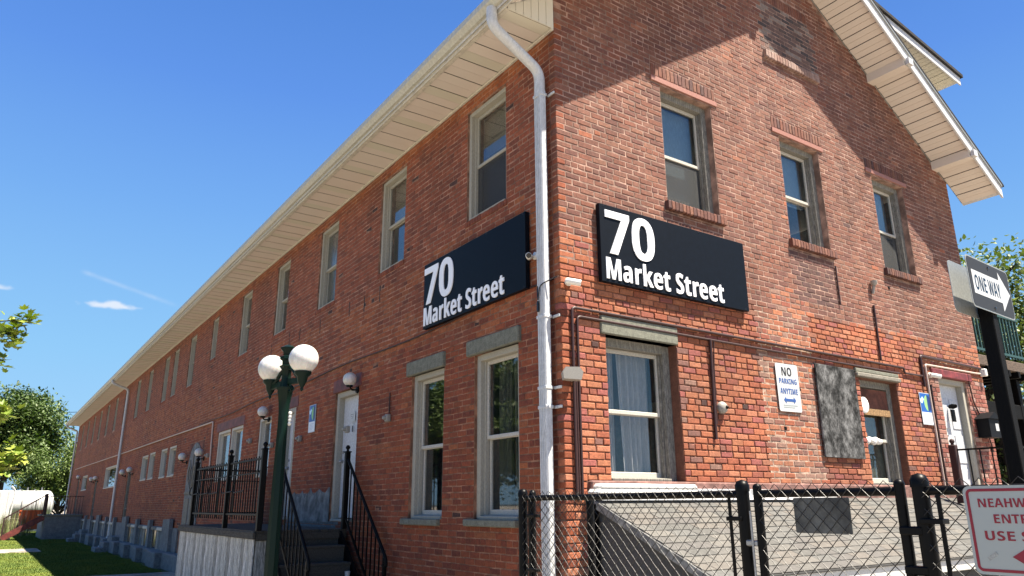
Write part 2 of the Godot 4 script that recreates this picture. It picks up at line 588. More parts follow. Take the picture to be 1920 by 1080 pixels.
func lay_ground() -> void:
	sheet("ground", -500, 500, -700, 300, -0.14, M["sandy_bounce_ground"])
	slab("sidewalk", -6.4, -4.7, -120, 30, -0.3, 0.02, M["concrete"])
	slab("yard", -4.7, 40, -16.0, 9.0, -0.3, 0.0, M["concrete"])
	slab("lawn", -4.7, 40, -120, -16.9, -0.3, 0.0, M["lawn_soil"])
	slab("path", -4.7, -0.1, -16.9, -16.0, -0.3, 0.015, M["concrete"])
	slab("path", -4.7, -2.5, -33.6, -30.0, -0.3, 0.018, M["concrete"])
	# blades of grass, thickest where the photograph shows the lawn
	var s := MB.new()
	s.tri(Vector3(-0.007, 0, 0), Vector3(0.007, 0, 0), Vector3(0.01, 0.075, 0.012), Vector3(0, 0.5, 1), Vector3(0, 0.5, 1), Vector3(0, 0.5, 1))
	s.tri(Vector3(0, 0, -0.007), Vector3(0, 0, 0.007), Vector3(-0.012, 0.06, -0.01), Vector3(1, 0.5, 0), Vector3(1, 0.5, 0), Vector3(1, 0.5, 0))
	var at := []
	var tint := []
	for i in 150000:
		var d := pow(rng.randf(), 1.6)
		var z := lerpf(-16.9, -60.0, d)
		var x := rng.randf_range(-4.7, -0.5)
		if z < -30.0 and z > -33.6 and x < -2.5:
			continue
		var k := 0.75 + 0.5 * noise.get_noise_2d(x * 1.4, z * 1.1)
		var sc := rng.randf_range(0.6, 1.25) * k
		at.append(Transform3D(Basis(Vector3.UP, rng.randf() * TAU).scaled(Vector3(1.6, sc, 1.6)), Vector3(x, 0, z)))
		var yl := clampf(rng.randf() * 0.5 + noise.get_noise_2d(x * 0.6 + 40, z * 0.5) * 0.5, 0, 1)
		tint.append(Color(0.085, 0.14, 0.018).lerp(Color(0.23, 0.25, 0.03), yl))
	var g := many("grass", s.mesh(), M["grass"], at, tint)
	tag(g, "short lawn grass growing beside the long brick wall", "grass")


# ---------------------------------------------------------------- brickwork

func mortar(part: Node, side: String, u0: float, u1: float, v0: float, v1: float, holes: Array, m: Material, front: float, back := -0.27, called := "mortar") -> void:
	var us := [u0, u1]
	var vs := [v0, v1]
	for h in holes:
		for q in [h[0], h[1]]:
			if q > u0 and q < u1 and not us.has(q): us.append(q)
		for q in [h[2], h[3]]:
			if q > v0 and q < v1 and not vs.has(q): vs.append(q)
	us.sort(); vs.sort()
	var open := func(i: int, j: int) -> bool:
		if i < 0 or j < 0 or i >= us.size() - 1 or j >= vs.size() - 1:
			return true
		var cu: float = (us[i] + us[i + 1]) / 2
		var cv: float = (vs[j] + vs[j + 1]) / 2
		for h in holes:
			if cu > h[0] and cu < h[1] and cv > h[2] and cv < h[3]:
				return true
		return false
	var s := MB.new()
	var b := wall_basis(side)
	var ru := b.x if side == "R" else -b.x
	for i in us.size() - 1:
		for j in vs.size() - 1:
			if open.call(i, j):
				continue
			var A := func(u: float, v: float, o: float) -> Vector3: return wp(side, u, v, o)
			var a: float = us[i]; var c: float = us[i + 1]; var d: float = vs[j]; var e: float = vs[j + 1]
			s.face([A.call(a, d, front), A.call(c, d, front), A.call(c, e, front), A.call(a, e, front)], b.z)
			s.face([A.call(a, d, back), A.call(c, d, back), A.call(c, e, back), A.call(a, e, back)], -b.z)
			if open.call(i - 1, j): s.face([A.call(a, d, front), A.call(a, e, front), A.call(a, e, back), A.call(a, d, back)], -ru)
			if open.call(i + 1, j): s.face([A.call(c, d, front), A.call(c, e, front), A.call(c, e, back), A.call(c, d, back)], ru)
			if open.call(i, j - 1): s.face([A.call(a, d, front), A.call(c, d, front), A.call(c, d, back), A.call(a, d, back)], Vector3.DOWN)
			if open.call(i, j + 1): s.face([A.call(a, e, front), A.call(c, e, front), A.call(c, e, back), A.call(a, e, back)], Vector3.UP)
	obj(called, s, m, part)


func put_brick(out: Array, side: String, ua: float, ub: float, va: float, vb: float, look: Array) -> void:
	# look: [tone, how far the face stands out, joint width]
	var j: float = look[2]
	if ua <= 0.0:
		ua = -j * 0.5  # the end that shows round the corner is flush
	var w := ub - ua - j + rng.randf_range(-0.003, 0.003)
	var h := vb - va - j + rng.randf_range(-0.003, 0.003)
	if w < 0.025 or h < 0.012:
		return
	var bs := wall_basis(side)
	var turn := Basis(Vector3(0, 0, 1), rng.randf_range(-0.011, 0.011)) * Basis(Vector3(0, 1, 0), rng.randf_range(-0.008, 0.008))
	var p := wp(side, (ua + ub) / 2, (va + vb) / 2 + rng.randf_range(-0.002, 0.002), look[1] + rng.randf_range(-0.0014, 0.0014) - 0.055)
	var tone: Color = look[0]
	var g := noise.get_noise_3d(ua * 0.45 + (60.0 if side == "L" else 0.0), va * 0.3, 3.0) + 0.55 * noise.get_noise_3d(ua * 2.3, va * 0.7, 17.0)
	for h_ in (gable_windows if side == "R" else long_windows):  # rain streaks under the sills
		if ua > h_[0] - 0.15 and ub < h_[1] + 0.2 and va < h_[2] - 0.1 and va > h_[2] - 0.75:
			g -= 0.35 * (1.0 - (h_[2] - va) / 0.8) + 0.25 * noise.get_noise_2d(ua * 7.0, 5.0)
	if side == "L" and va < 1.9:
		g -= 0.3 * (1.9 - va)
	var k := 0.8 if g < -0.38 else (0.9 if g < -0.14 else (1.0 if g < 0.2 else 1.09))
	tone = Color(tone.r * k, tone.g * k, tone.b * k)
	out.append([Transform3D(bs * turn * Basis.from_scale(Vector3(w / 0.2, h / 0.062, 1.0)), p), tone])


func lay_courses(out: Array, side: String, u0: float, u1: float, v0: float, v1: float, holes: Array, top: Callable, look: Callable, odd_corner: bool) -> void:
	var k := int(ceil(v0 / COURSE - 0.4))
	while k * COURSE < v1:
		var va := maxf(k * COURSE, v0)
		var vb := (k + 1) * COURSE
		var header := k % 7 == 3
		var step := 0.1075 if header else 0.2135
		var shift := (0.0 if k % 2 == 0 else step / 2) + (0.03 if header else 0.0)
		var start := u0
		if (k % 2 == 0) == odd_corner:
			start = u0 + 0.113
		var spans := [[start, u1, va, vb]]
		for h in holes:
			if h[3] <= va + 0.004 or h[2] >= vb - 0.004:
				continue
			var next := []
			for s in spans:
				if h[1] <= s[0] or h[0] >= s[1]:
					next.append(s)
					continue
				if h[0] > s[0]: next.append([s[0], h[0], s[2], s[3]])
				if h[1] < s[1]: next.append([h[1], s[1], s[2], s[3]])
				var a := maxf(h[0], s[0])
				var b := minf(h[1], s[1])
				if h[2] > va + 0.022: next.append([a, b, s[2], minf(h[2], s[3])])
				if h[3] < vb - 0.022: next.append([a, b, maxf(h[3], s[2]), s[3]])
			spans = next
		for s in spans:
			var u: float = s[0]
			var first := floorf((u - shift) / step)
			while u < s[1] - 0.03:
				var e := minf((first + 1) * step + shift + rng.randf_range(-0.006, 0.006), s[1])
				first += 1.0
				if e - u < 0.05 and e < s[1]:
					continue
				if s[1] - e < 0.055:
					e = s[1]
				var lim := minf(top.call(u), top.call(e))
				if s[2] + 0.03 < lim:
					var l = look.call((u + e) / 2, (s[2] + s[3]) / 2)
					if l != null:
						put_brick(out, side, u, e, s[2], s[3], l)
				u = e
		k += 1


func brick_material(tone: Color) -> StandardMaterial3D:
	if not tone_mats.has(tone):
		var m: StandardMaterial3D = M["brick"].duplicate()
		m.vertex_color_use_as_albedo = false
		m.albedo_color = tone.linear_to_srgb()
		tone_mats[tone] = m
	return tone_mats[tone]


func commit_bricks(part: Node, list: Array, shapes: Array) -> void:
	# the bricks that show largest are pieces of their own, the rest are one mass for each shape
	var inv := cam.global_transform.affine_inverse() if cam.is_inside_tree() else cam.transform.affine_inverse()
	var half := tan(deg_to_rad(cam.fov) / 2.0)
	for b in list:
		var c: Vector3 = inv * b[0].origin
		var seen := c.z < 0 and absf(c.y / c.z) < half and absf(c.x / c.z) < half * 1.7778
		b.append(c.length() if seen else 999.0)
	list.sort_custom(func(a, b): return a[2] < b[2])
	var rest := []
	var cols := []
	for s in shapes.size():
		rest.append([]); cols.append([])
	for i in list.size():
		var b = list[i]
		if i < 300:
			obj("brick", shapes[i % shapes.size()], brick_material(b[1]), part, b[0])
		else:
			var s := rng.randi() % shapes.size()
			rest[s].append(b[0]); cols[s].append(b[1])
	for s in shapes.size():
		if rest[s].size():
			many("brick", shapes[s], M["brick"], rest[s], cols[s], part)


func brick_shapes() -> Array:
	var out := []
	for k in 4:
		var s := MB.new()
		s.box(Vector3.ZERO, Vector3(0.2, 0.062, 0.11), 0.0045 + 0.0012 * k)
		for i in s.v.size():  # hand-struck unevenness
			var p := s.v[i]
			var d := Vector3(sin(p.x * 91.0 + k * 2.1) * 0.0016, sin(p.x * 47.0 + p.y * 160.0 + k) * 0.0018, sin(p.x * 63.0 + p.y * 75.0 + k * 1.7) * 0.0014)
			s.v[i] = p + d
		out.append(s.mesh())
	return out


func pick(tones: Array) -> Color:
	return tones[rng.randi() % tones.size()]


var GABLE_UP := [Color(0.274, 0.109, 0.072), Color(0.240, 0.092, 0.062), Color(0.303, 0.128, 0.086), Color(0.258, 0.095, 0.060), Color(0.208, 0.080, 0.059), Color(0.315, 0.137, 0.088), Color(0.282, 0.100, 0.061), Color(0.232, 0.097, 0.070)]
var GABLE_LOW := [Color(0.486, 0.152, 0.070), Color(0.550, 0.198, 0.097), Color(0.433, 0.123, 0.062), Color(0.570, 0.219, 0.120), Color(0.369, 0.109, 0.067), Color(0.486, 0.177, 0.087), Color(0.402, 0.118, 0.097), Color(0.528, 0.167, 0.081)]
var MIXED := [Color(0.4, 0.155, 0.09), Color(0.3, 0.12, 0.085), Color(0.46, 0.18, 0.1), Color(0.26, 0.12, 0.095), Color(0.44, 0.14, 0.07), Color(0.36, 0.2, 0.15)]
var DARK_INFILL := [Color(0.2, 0.088, 0.07), Color(0.16, 0.072, 0.062), Color(0.235, 0.1, 0.08), Color(0.14, 0.066, 0.06)]
var SMOKED := [Color(0.13, 0.088, 0.08), Color(0.2, 0.12, 0.1), Color(0.09, 0.07, 0.07), Color(0.3, 0.24, 0.21), Color(0.17, 0.1, 0.085)]
var SPECKLED := [Color(0.38, 0.12, 0.085), Color(0.5, 0.3, 0.25), Color(0.33, 0.09, 0.065), Color(0.44, 0.2, 0.15), Color(0.3, 0.1, 0.075)]
var LONG_UP := [Color(0.358, 0.099, 0.048), Color(0.304, 0.084, 0.042), Color(0.405, 0.116, 0.054), Color(0.338, 0.087, 0.040), Color(0.250, 0.071, 0.039), Color(0.385, 0.101, 0.045)]  # long wall tones, red raised to make up for the shade there
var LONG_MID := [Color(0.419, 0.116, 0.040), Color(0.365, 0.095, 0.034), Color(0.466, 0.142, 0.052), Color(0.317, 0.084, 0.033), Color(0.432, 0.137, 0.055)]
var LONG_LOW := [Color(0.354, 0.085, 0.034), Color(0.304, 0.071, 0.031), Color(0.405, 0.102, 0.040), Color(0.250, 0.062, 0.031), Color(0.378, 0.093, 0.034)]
var CHARRED := [Color(0.075, 0.035, 0.03), Color(0.1, 0.042, 0.034)]
var BOUNCE_EDGE := [Color(0.4, 0.12, 0.04), Color(0.44, 0.14, 0.05)]  # warm bounce light under the soffit, put into the brick colour

# openings of the two walls: [u0, u1, v0, v1]
var gable_windows := [[1.75, 2.73, 5.32, 6.98], [4.24, 5.22, 5.32, 6.98], [6.71, 7.69, 5.32, 6.98]]
var long_windows := []
var gable_holes := []
var long_holes := []


func gable_look(u: float, v: float):
	var wob := 0.16 * noise.get_noise_2d(u * 1.3, v * 2.0)
	var edge := lerpf(4.62, 4.05, clampf((u - 0.6) / 2.4, 0, 1)) if u < 3.2 else lerpf(4.05, 4.3, clampf((u - 3.2) / 3.0, 0, 1))
	if v > 8.42 and v < 9.36 and u > 4.12 and u < 5.45:
		return [pick(SMOKED), rng.randf_range(-0.002, 0.002), 0.01]
	if u > 4.25 and u < 5.24 and v > 4.46 and v < 5.2:
		return [pick(DARK_INFILL), 0.0, 0.012]
	if u > 7.42 and u < 9.4 and v < 3.7:
		return [pick(SPECKLED), rng.randf_range(-0.003, 0.004), 0.011]
	if u > 3.2 + wob * 2.0 and u < 4.45 + wob and v < 3.6 + wob:
		return [pick(MIXED) if rng.randf() < 0.75 else pick(GABLE_LOW), rng.randf_range(-0.003, 0.002), 0.013]
	if u > 3.6 + wob * 2 and u < 4.5 and v < 4.6 and v >= 3.75:
		return [pick(MIXED) if rng.randf() < 0.7 else pick(GABLE_LOW), 0.0, 0.011]
	if v < edge + wob:
		if u > 1.7 and u < 1.95 and v < 3.5 and rng.randf() < 0.5:
			return [pick(MIXED), 0.0, 0.012]
		if rng.randf() < 0.06:
			return [pick(MIXED), rng.randf_range(-0.004, 0.003), 0.013]
		return [pick(CHARRED) if rng.randf() < 0.006 else pick(GABLE_LOW), rng.randf_range(-0.003, 0.004), rng.randf_range(0.0105, 0.015)]
	if rng.randf() < 0.012:
		return [pick(DARK_INFILL), 0.0, 0.0115]
	if noise.get_noise_2d(u * 0.9 + 30.0, v * 0.9) > 0.42:
		return [pick(GABLE_UP) if rng.randf() < 0.55 else pick(MIXED), 0.0, rng.randf_range(0.009, 0.015)]
	return [pick(GABLE_UP), 0.0, 0.0115]


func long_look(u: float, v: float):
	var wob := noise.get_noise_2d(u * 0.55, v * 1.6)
	if v > 6.93 and u < 16.0 and wob > -0.35:  # top courses carry the bounce under the eave in their tone
		return [pick(BOUNCE_EDGE) if v > 7.0 and rng.randf() < 0.5 else pick(LONG_MID), 0.0, 0.011]
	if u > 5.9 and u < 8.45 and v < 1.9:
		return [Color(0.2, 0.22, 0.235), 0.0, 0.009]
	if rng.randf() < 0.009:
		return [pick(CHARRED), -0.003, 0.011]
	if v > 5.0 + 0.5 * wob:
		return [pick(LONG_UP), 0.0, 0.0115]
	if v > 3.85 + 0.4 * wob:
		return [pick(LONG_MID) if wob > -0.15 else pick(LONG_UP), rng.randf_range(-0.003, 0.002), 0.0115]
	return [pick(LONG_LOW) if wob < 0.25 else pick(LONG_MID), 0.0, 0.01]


func raise_building() -> void:
	building = hub("brick_building", Transform3D.IDENTITY)
	tag(building, "long two storey brick building with white eaves, gable end facing the street", "building")
	# ---- openings
	for w in [[1.03, 1.97], [3.84, 4.76], [6.66, 7.58], [9.43, 10.3], [12.3, 13.18], [18.33, 19.22], [20.9, 21.75], [22.5, 23.4], [25.75, 26.65], [28.6, 29.5], [32.0, 32.9], [35.1, 36.0], [38.2, 39.1], [41.3, 42.2], [44.3, 45.2], [47.4, 48.3], [50.6, 51.5]]:
		long_windows.append([w[0], w[1], 5.31, 6.92])
	long_windows.append([15.6, 16.3, 5.72, 6.92])
	gable_holes = gable_windows.duplicate()
	gable_holes += [[0.62, 1.72, 1.93, 3.49], [5.5, 6.5, 1.93, 3.44], [7.82, 8.74, 1.78, 3.66]]
	long_holes = long_windows.duplicate()
	long_holes += [[0.8, 1.74, 1.54, 3.47], [2.5, 3.42, 1.53, 3.45], [5.3, 6.3, 1.46, 3.56], [8.33, 8.98, 1.46, 3.55], [9.85, 10.7, 2.3, 3.53], [12.0, 13.03, 2.3, 3.53], [13.1, 14.3, 2.3, 3.53], [15.75, 17.55, 0.12, 3.3], [19.5, 20.6, 2.62, 3.56], [20.95, 22.0, 2.62, 3.56], [23.1, 24.2, 2.64, 3.57], [24.5, 25.8, 2.64, 3.54], [28.0, 28.95, 0.7, 3.1], [32.0, 36.4, 2.57, 3.56], [39.1, 40.1, 0.7, 3.05], [44.1, 46.8, 2.65, 3.5], [48.4, 49.4, 1.3, 3.35]]
	var shapes := brick_shapes()

	# ---- gable wall
	var wall := hub("wall", Transform3D.IDENTITY, building)
	wall.set_meta("label", "sunlit gable wall, orange bricks below and dusky red ones above")
	var soldier := []
	for w in gable_windows:
		soldier.append([w[0] - 0.16, w[1] + 0.11, 6.98, 7.27])
		soldier.append([w[0] - 0.06, w[1] + 0.06, 5.19, 5.32])
	soldier.append([4.09, 5.47, 8.25, 8.4])
	soldier.append([4.2, 5.4, 9.36, 9.58])
	var list := []
	lay_courses(list, "R", 0.0, 9.4, 0.5, 10.8, gable_holes + soldier + [[0.54, 1.74, 3.49, 3.7], [5.39, 6.57, 3.44, 3.58], [7.6, 8.92, 3.66, 3.79], [0.29, 9.4, 0.3, 1.93]], rake, gable_look, false)
	for w in gable_windows:
		var n := 17
		for i in n:
			var a: float = lerpf(w[0] - 0.16, w[1] + 0.11, float(i) / n)
			put_brick(list, "R", a, lerpf(w[0] - 0.16, w[1] + 0.11, float(i + 1) / n), 7.08, 7.27, [pick(GABLE_UP if rng.randf() < 0.6 else DARK_INFILL), 0.004, 0.014])
			a = lerpf(w[0] - 0.06, w[1] + 0.06, float(i) / n)
			put_brick(list, "R", a, lerpf(w[0] - 0.06, w[1] + 0.06, float(i + 1) / n), 5.2, 5.325, [pick(DARK_INFILL if rng.randf() < 0.4 else GABLE_UP), 0.06, 0.009])
	for i in 20:
		put_brick(list, "R", lerpf(4.09, 5.47, i / 20.0), lerpf(4.09, 5.47, (i + 1) / 20.0), 8.26, 8.4, [pick([Color(0.4, 0.25, 0.2), Color(0.34, 0.19, 0.15), Color(0.45, 0.3, 0.25)]), 0.055, 0.008])
		put_brick(list, "R", lerpf(4.2, 5.4, i / 20.0), lerpf(4.2, 5.4, (i + 1) / 20.0), 9.37, 9.57, [pick(GABLE_UP), 0.003, 0.013])
	commit_bricks(wall, list, shapes)
	mortar(wall, "R", 0.006, 9.4, 4.22, 7.2, gable_holes, M["mortar_upper"], -0.0042)
	mortar(wall, "R", 0.006, 3.25, 0.0, 4.22, gable_holes, M["mortar_lower"], -0.0115)
	mortar(wall, "R", 3.25, 4.42, 0.0, 4.22, gable_holes, M["mortar_smeared"], -0.004)
	mortar(wall, "R", 4.42, 7.45, 0.0, 4.22, gable_holes, M["mortar_lower"], -0.0115)
	mortar(wall, "R", 7.45, 9.4, 0.0, 4.22, gable_holes, M["mortar_smeared"], -0.009)
	var tri_ := MB.new()
	tri_.prism(PackedVector2Array([Vector2(0.006, 7.2), Vector2(9.4, 7.2), Vector2(9.4, rake(9.4)), Vector2(4.6, rake(4.6)), Vector2(0.006, rake(0.0))]), 0.26, Transform3D(Basis.IDENTITY, Vector3(0, 0, -0.0042)))
	obj("mortar", tri_, M["mortar_upper"], wall)

	# ---- long wall
	var side := hub("wall", Transform3D.IDENTITY, building)
	side.set_meta("label", "long shaded brick wall running back from the corner")
	list = []
	var sills := []
	for w in long_windows:
		sills.append([w[0] - 0.03, w[1] + 0.03, w[2] - 0.085, w[2]])
	var arch := [[15.75, 17.55, 3.3, 3.45]]
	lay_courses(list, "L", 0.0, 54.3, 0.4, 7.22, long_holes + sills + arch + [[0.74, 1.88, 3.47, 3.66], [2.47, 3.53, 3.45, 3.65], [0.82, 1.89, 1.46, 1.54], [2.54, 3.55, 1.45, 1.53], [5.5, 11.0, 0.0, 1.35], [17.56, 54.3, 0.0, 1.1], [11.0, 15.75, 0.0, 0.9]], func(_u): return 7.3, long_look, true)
	for w in long_windows:
		if w[0] > 30.0:
			continue
		var n := 15
		for i in n:
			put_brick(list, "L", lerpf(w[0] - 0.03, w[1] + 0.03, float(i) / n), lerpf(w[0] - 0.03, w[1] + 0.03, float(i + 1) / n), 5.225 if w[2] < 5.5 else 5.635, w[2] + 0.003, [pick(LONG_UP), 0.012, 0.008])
	commit_bricks(side, list, shapes)
	mortar(side, "L", 0.03, 54.3, 4.0, 7.25, long_holes, M["mortar_long"], -0.0045)
	mortar(side, "L", 0.03, 54.3, 0.0, 4.0, long_holes, M["mortar_long_low"], -0.0045)

	# ---- plain walls out of sight, close the house
	var back := MB.new()
	back.box(Vector3(9.27, 3.7, -27.2), Vector3(0.26, 7.4, 53.8))
	obj("wall", back, M["plain_brick"], building)
	var end := MB.new()
	end.prism(PackedVector2Array([Vector2(0.01, 0), Vector2(9.39, 0), Vector2(9.39, 7.4), Vector2(4.6, rake(4.6) - 0.05), Vector2(0.01, 7.3)]), 0.26, Transform3D(Basis.IDENTITY, Vector3(0, 0, -54.05)))
	obj("wall", end, M["plain_brick"], building)
	var fl := MB.new()
	fl.box(Vector3(4.7, 4.3, -27.2), Vector3(8.85, 0.2, 53.4))
	obj("floor", fl, M["dark_room"], building)

	# ---- roof
	var roof := hub("roof", Transform3D.IDENTITY, building)
	var rs := MB.new()
	var line := func(x: float, up: float) -> Vector2: return Vector2(x, 7.18 + 0.66 * (5.28 - absf(x - 4.6)) + up)
	for part in [[9.94, 0.66, 0.66], [9.44, 0.0, 54.7]]:
		var xr: float = part[0]
		var prof := PackedVector2Array([line.call(-0.74, 0.02), line.call(4.6, 0.02), line.call(xr, 0.02), line.call(xr, 0.2), line.call(4.6, 0.2), line.call(-0.74, 0.2)])
		rs.prism(prof, part[2], Transform3D(Basis.IDENTITY, Vector3(0, 0, part[1])))
	obj("roof_deck", rs, M["barge"], roof)
	var sh := MB.new()
	for part in [[10.0, 0.72, 0.71], [9.5, 0.01, 54.8]]:
		var xr: float = part[0]
		sh.prism(PackedVector2Array([line.call(-0.8, 0.203), line.call(4.6, 0.203), line.call(xr, 0.203), line.call(xr, 0.24), line.call(4.6, 0.24), line.call(-0.8, 0.24)]), part[2], Transform3D(Basis.IDENTITY, Vector3(0, 0, part[1])))
	obj("shingle_layer", sh, M["roof"], roof)
	# barge boards along the gable
	for d in [-1.0, 1.0]:
		var bb := MB.new()
		var xe: float = 4.6 + d * 5.34
		var p := PackedVector2Array([line.call(4.6, -0.06), line.call(xe, -0.06), line.call(xe, 0.17), line.call(4.6, 0.17)])
		bb.prism(p, 0.03, Transform3D(Basis.IDENTITY, Vector3(0, 0, 0.692)))
		obj("barge_board", bb, M["barge"], roof)
		var strip := MB.new()
		strip.prism(PackedVector2Array([line.call(4.6, 0.15), line.call(xe, 0.15), line.call(xe, 0.2), line.call(4.6, 0.2)]), 0.02, Transform3D(Basis.IDENTITY, Vector3(0, 0, 0.714)))
		obj("drip_edge", strip, M["sign_back"], roof)
	# sloping soffit under the gable overhang, in vinyl panels
	var sof := hub("soffit", Transform3D.IDENTITY, building)
	var ang := atan(0.66)
	var panels := []
	for k in 3:
		var s := MB.new()
		s.box(Vector3(0, 0, 0), Vector3(0.107, 0.012, 0.645), 0.004)
		panels.append(s.mesh())
	for d in [-1.0, 1.0]:
		var back_ := MB.new()
		var L := 5.28 / cos(ang)
		var mid := Vector3(4.6 + d * 2.64, rake(4.6 + d * 2.64) + 0.02, 0.33)
		back_.box(mid, Vector3(L, 0.008, 0.66), 0.0, Basis(Vector3(0, 0, 1), -d * ang))
		obj("soffit_backing", back_, M["soffit_dark"], sof)
		var n := int(L / 0.113)
		for i in n:
			var along := (i + 0.5) * L / n
			var x: float = 4.6 + d * along * cos(ang)
			var lift := 0.008 if i % 2 == 0 else 0.0
			obj("soffit_panel", panels[i % 3], M["soffit"], sof, Transform3D(Basis(Vector3(0, 0, 1), -d * ang), Vector3(x, rake(x) + lift, 0.335)))
	# level soffit under the long eave
	var lp := MB.new()
	lp.box(Vector3.ZERO, Vector3(0.69, 0.012, 0.185), 0.005)
	var lpm := lp.mesh()
	var n2 := 280
	for i in n2:
		var z := -0.1 - i * 54.3 / n2
		obj("soffit_panel", lpm, M["soffit"] if (i * 7) % 5 else M["soffit_green"], sof, Transform3D(Basis.IDENTITY, Vector3(-0.345, 7.15 + (0.009 if i % 2 else 0.0), z)))
	var lb := MB.new()
	lb.box(Vector3(-0.34, 7.172, -27.15), Vector3(0.68, 0.01, 54.3))
	lb.prism(PackedVector2Array([Vector2(-0.68, 7.14), Vector2(0.0, 7.14), Vector2(0.0, 7.63)]), 0.01, Transform3D(Basis.IDENTITY, Vector3(0, 0, -0.012)))
	obj("soffit_backing", lb, M["soffit_dark"], sof)
	for i in 6:  # the boarded triangle that closes the eave at the corner
		var a := -0.66 + i * 0.11
		var q := MB.new()
		q.prism(PackedVector2Array([Vector2(a, 7.135), Vector2(a + 0.104, 7.135), Vector2(a + 0.104, 7.18 + 0.66 * (a + 0.78)), Vector2(a, 7.18 + 0.66 * (a + 0.68))]), 0.012, Transform3D(Basis.IDENTITY, Vector3(0, 0, 0.002)))
		obj("soffit_panel", q, M["soffit_green"], sof)
	# frieze strip where soffit meets brick
	var fr := MB.new()
	fr.box(Vector3(-0.02, 7.128, -27.1), Vector3(0.04, 0.03, 54.2), 0.006)
	obj("trim", fr, M["fascia"], sof)
	var fasc := MB.new()
	fasc.box(Vector3(-0.7, 7.235, -26.9), Vector3(0.024, 0.21, 55.2), 0.004)
	fasc.box(Vector3(-0.66, 7.137, -27.2), Vector3(0.05, 0.014, 54.4), 0.004)
	obj("fascia", fasc, M["fascia"], roof)
	var gut := MB.new()
	gut.prism(PackedVector2Array([Vector2(-0.714, 7.2), Vector2(-0.714, 7.34), Vector2(-0.722, 7.34), Vector2(-0.722, 7.212), Vector2(-0.775, 7.212), Vector2(-0.818, 7.262), Vector2(-0.818, 7.332), Vector2(-0.834, 7.332), Vector2(-0.834, 7.252), Vector2(-0.782, 7.195)]), 55.2, Transform3D(Basis.IDENTITY, Vector3(0, 0, 0.69)))
	obj("gutter", gut, M["gutter"], roof)
	for i in 9:
		var gj := MB.new()
		gj.box(Vector3(-0.825, 7.292, -1.2 - i * 6.1), Vector3(0.022, 0.088, 0.05), 0.004)
		obj("gutter_strap", gj, M["gutter"], roof)
	# boxed lookouts under the gable overhang
	for x in [0.3, 2.15, 4.45, 7.18, 9.02]:
		var lk := MB.new()
		var y := rake(x)
		var w := 0.2
		lk.prism(PackedVector2Array([Vector2(x - w / 2, y - 0.1), Vector2(x + w / 2, y - 0.1), Vector2(x + w / 2, rake(x + w / 2) - 0.008), Vector2(x - w / 2, rake(x - w / 2) - 0.008)]), 0.66, Transform3D(Basis.IDENTITY, Vector3(0, 0, 0.66)))
		var lo := obj("lookout", lk, M["soffit"], roof)
		var cap := MB.new()
		cap.prism(PackedVector2Array([Vector2(x - 0.07, y - 0.09), Vector2(x + 0.07, y - 0.09), Vector2(x + 0.07, y + 0.03), Vector2(x - 0.07, y + 0.03)]), 0.06, Transform3D(Basis.IDENTITY, Vector3(0, 0, 0.74)))
		obj("lookout_cap", cap, M["barge"], lo)
	# shed dormer over the far slope
	var dm := hub("dormer", Transform3D.IDENTITY, building)
	var under := func(x: float) -> float: return 10.74 - 0.145 * (x - 4.6)
	var dr := MB.new()
	dr.prism(PackedVector2Array([Vector2(4.7, under.call(4.7)), Vector2(10.36, under.call(10.36)), Vector2(10.36, under.call(10.36) + 0.13), Vector2(4.7, under.call(4.7) + 0.13)]), 6.0, Transform3D(Basis.IDENTITY, Vector3(0, 0, 0.17)))
	obj("dormer_roof", dr, M["barge"], dm)
	var dt := MB.new()
	dt.prism(PackedVector2Array([Vector2(4.6, under.call(4.6) + 0.133), Vector2(10.46, under.call(10.46) + 0.133), Vector2(10.46, under.call(10.46) + 0.2), Vector2(4.6, under.call(4.6) + 0.2)]), 6.1, Transform3D(Basis.IDENTITY, Vector3(0, 0, 0.24)))
	obj("shingle_layer", dt, M["roof"], dm)
	var df := MB.new()
	df.prism(PackedVector2Array([Vector2(4.8, under.call(4.8) - 0.05), Vector2(10.4, under.call(10.4) - 0.05), Vector2(10.4, under.call(10.4) + 0.12), Vector2(4.8, under.call(4.8) + 0.12)]), 0.025, Transform3D(Basis.IDENTITY, Vector3(0, 0, 0.198)))
	obj("barge_board", df, M["barge"], dm)
	var da := atan(-0.145)
	for i in 26:
		var x := 7.4 + i * 0.113
		var p := MB.new()
		p.box(Vector3(x, under.call(x) - 0.012 + (0.004 if i % 2 else 0.0), -0.1), Vector3(0.107, 0.012, 0.52), 0.004, Basis(Vector3(0, 0, 1), da))
		obj("soffit_panel", p, M["soffit_green"], dm)
	var dw := MB.new()
	dw.prism(PackedVector2Array([Vector2(4.8, 10.72), Vector2(9.85, 7.6), Vector2(9.85, under.call(9.85) - 0.02), Vector2(4.8, under.call(4.8) - 0.02)]), 5.4, Transform3D(Basis.IDENTITY, Vector3(0, 0, -0.37)))
	obj("dormer_wall", dw, M["soffit"], dm)

	# ---- foundation along the long wall
	var fd := hub("foundation", Transform3D.IDENTITY, building)
	var f0 := MB.new()
	f0.box(Vector3(-0.03, 0.22, -33.0), Vector3(0.5, 0.44, 42.6), 0.02)
	f0.box(Vector3(0.1, 0.55, -36.0), Vector3(0.28, 1.1, 36.4))
	f0.box(Vector3(0.06, 0.45, -13.4), Vector3(0.3, 0.9, 4.7), 0.02)
	obj("footing", f0, M["foundation"], fd)
	var s := 18.4
	var idx := 0
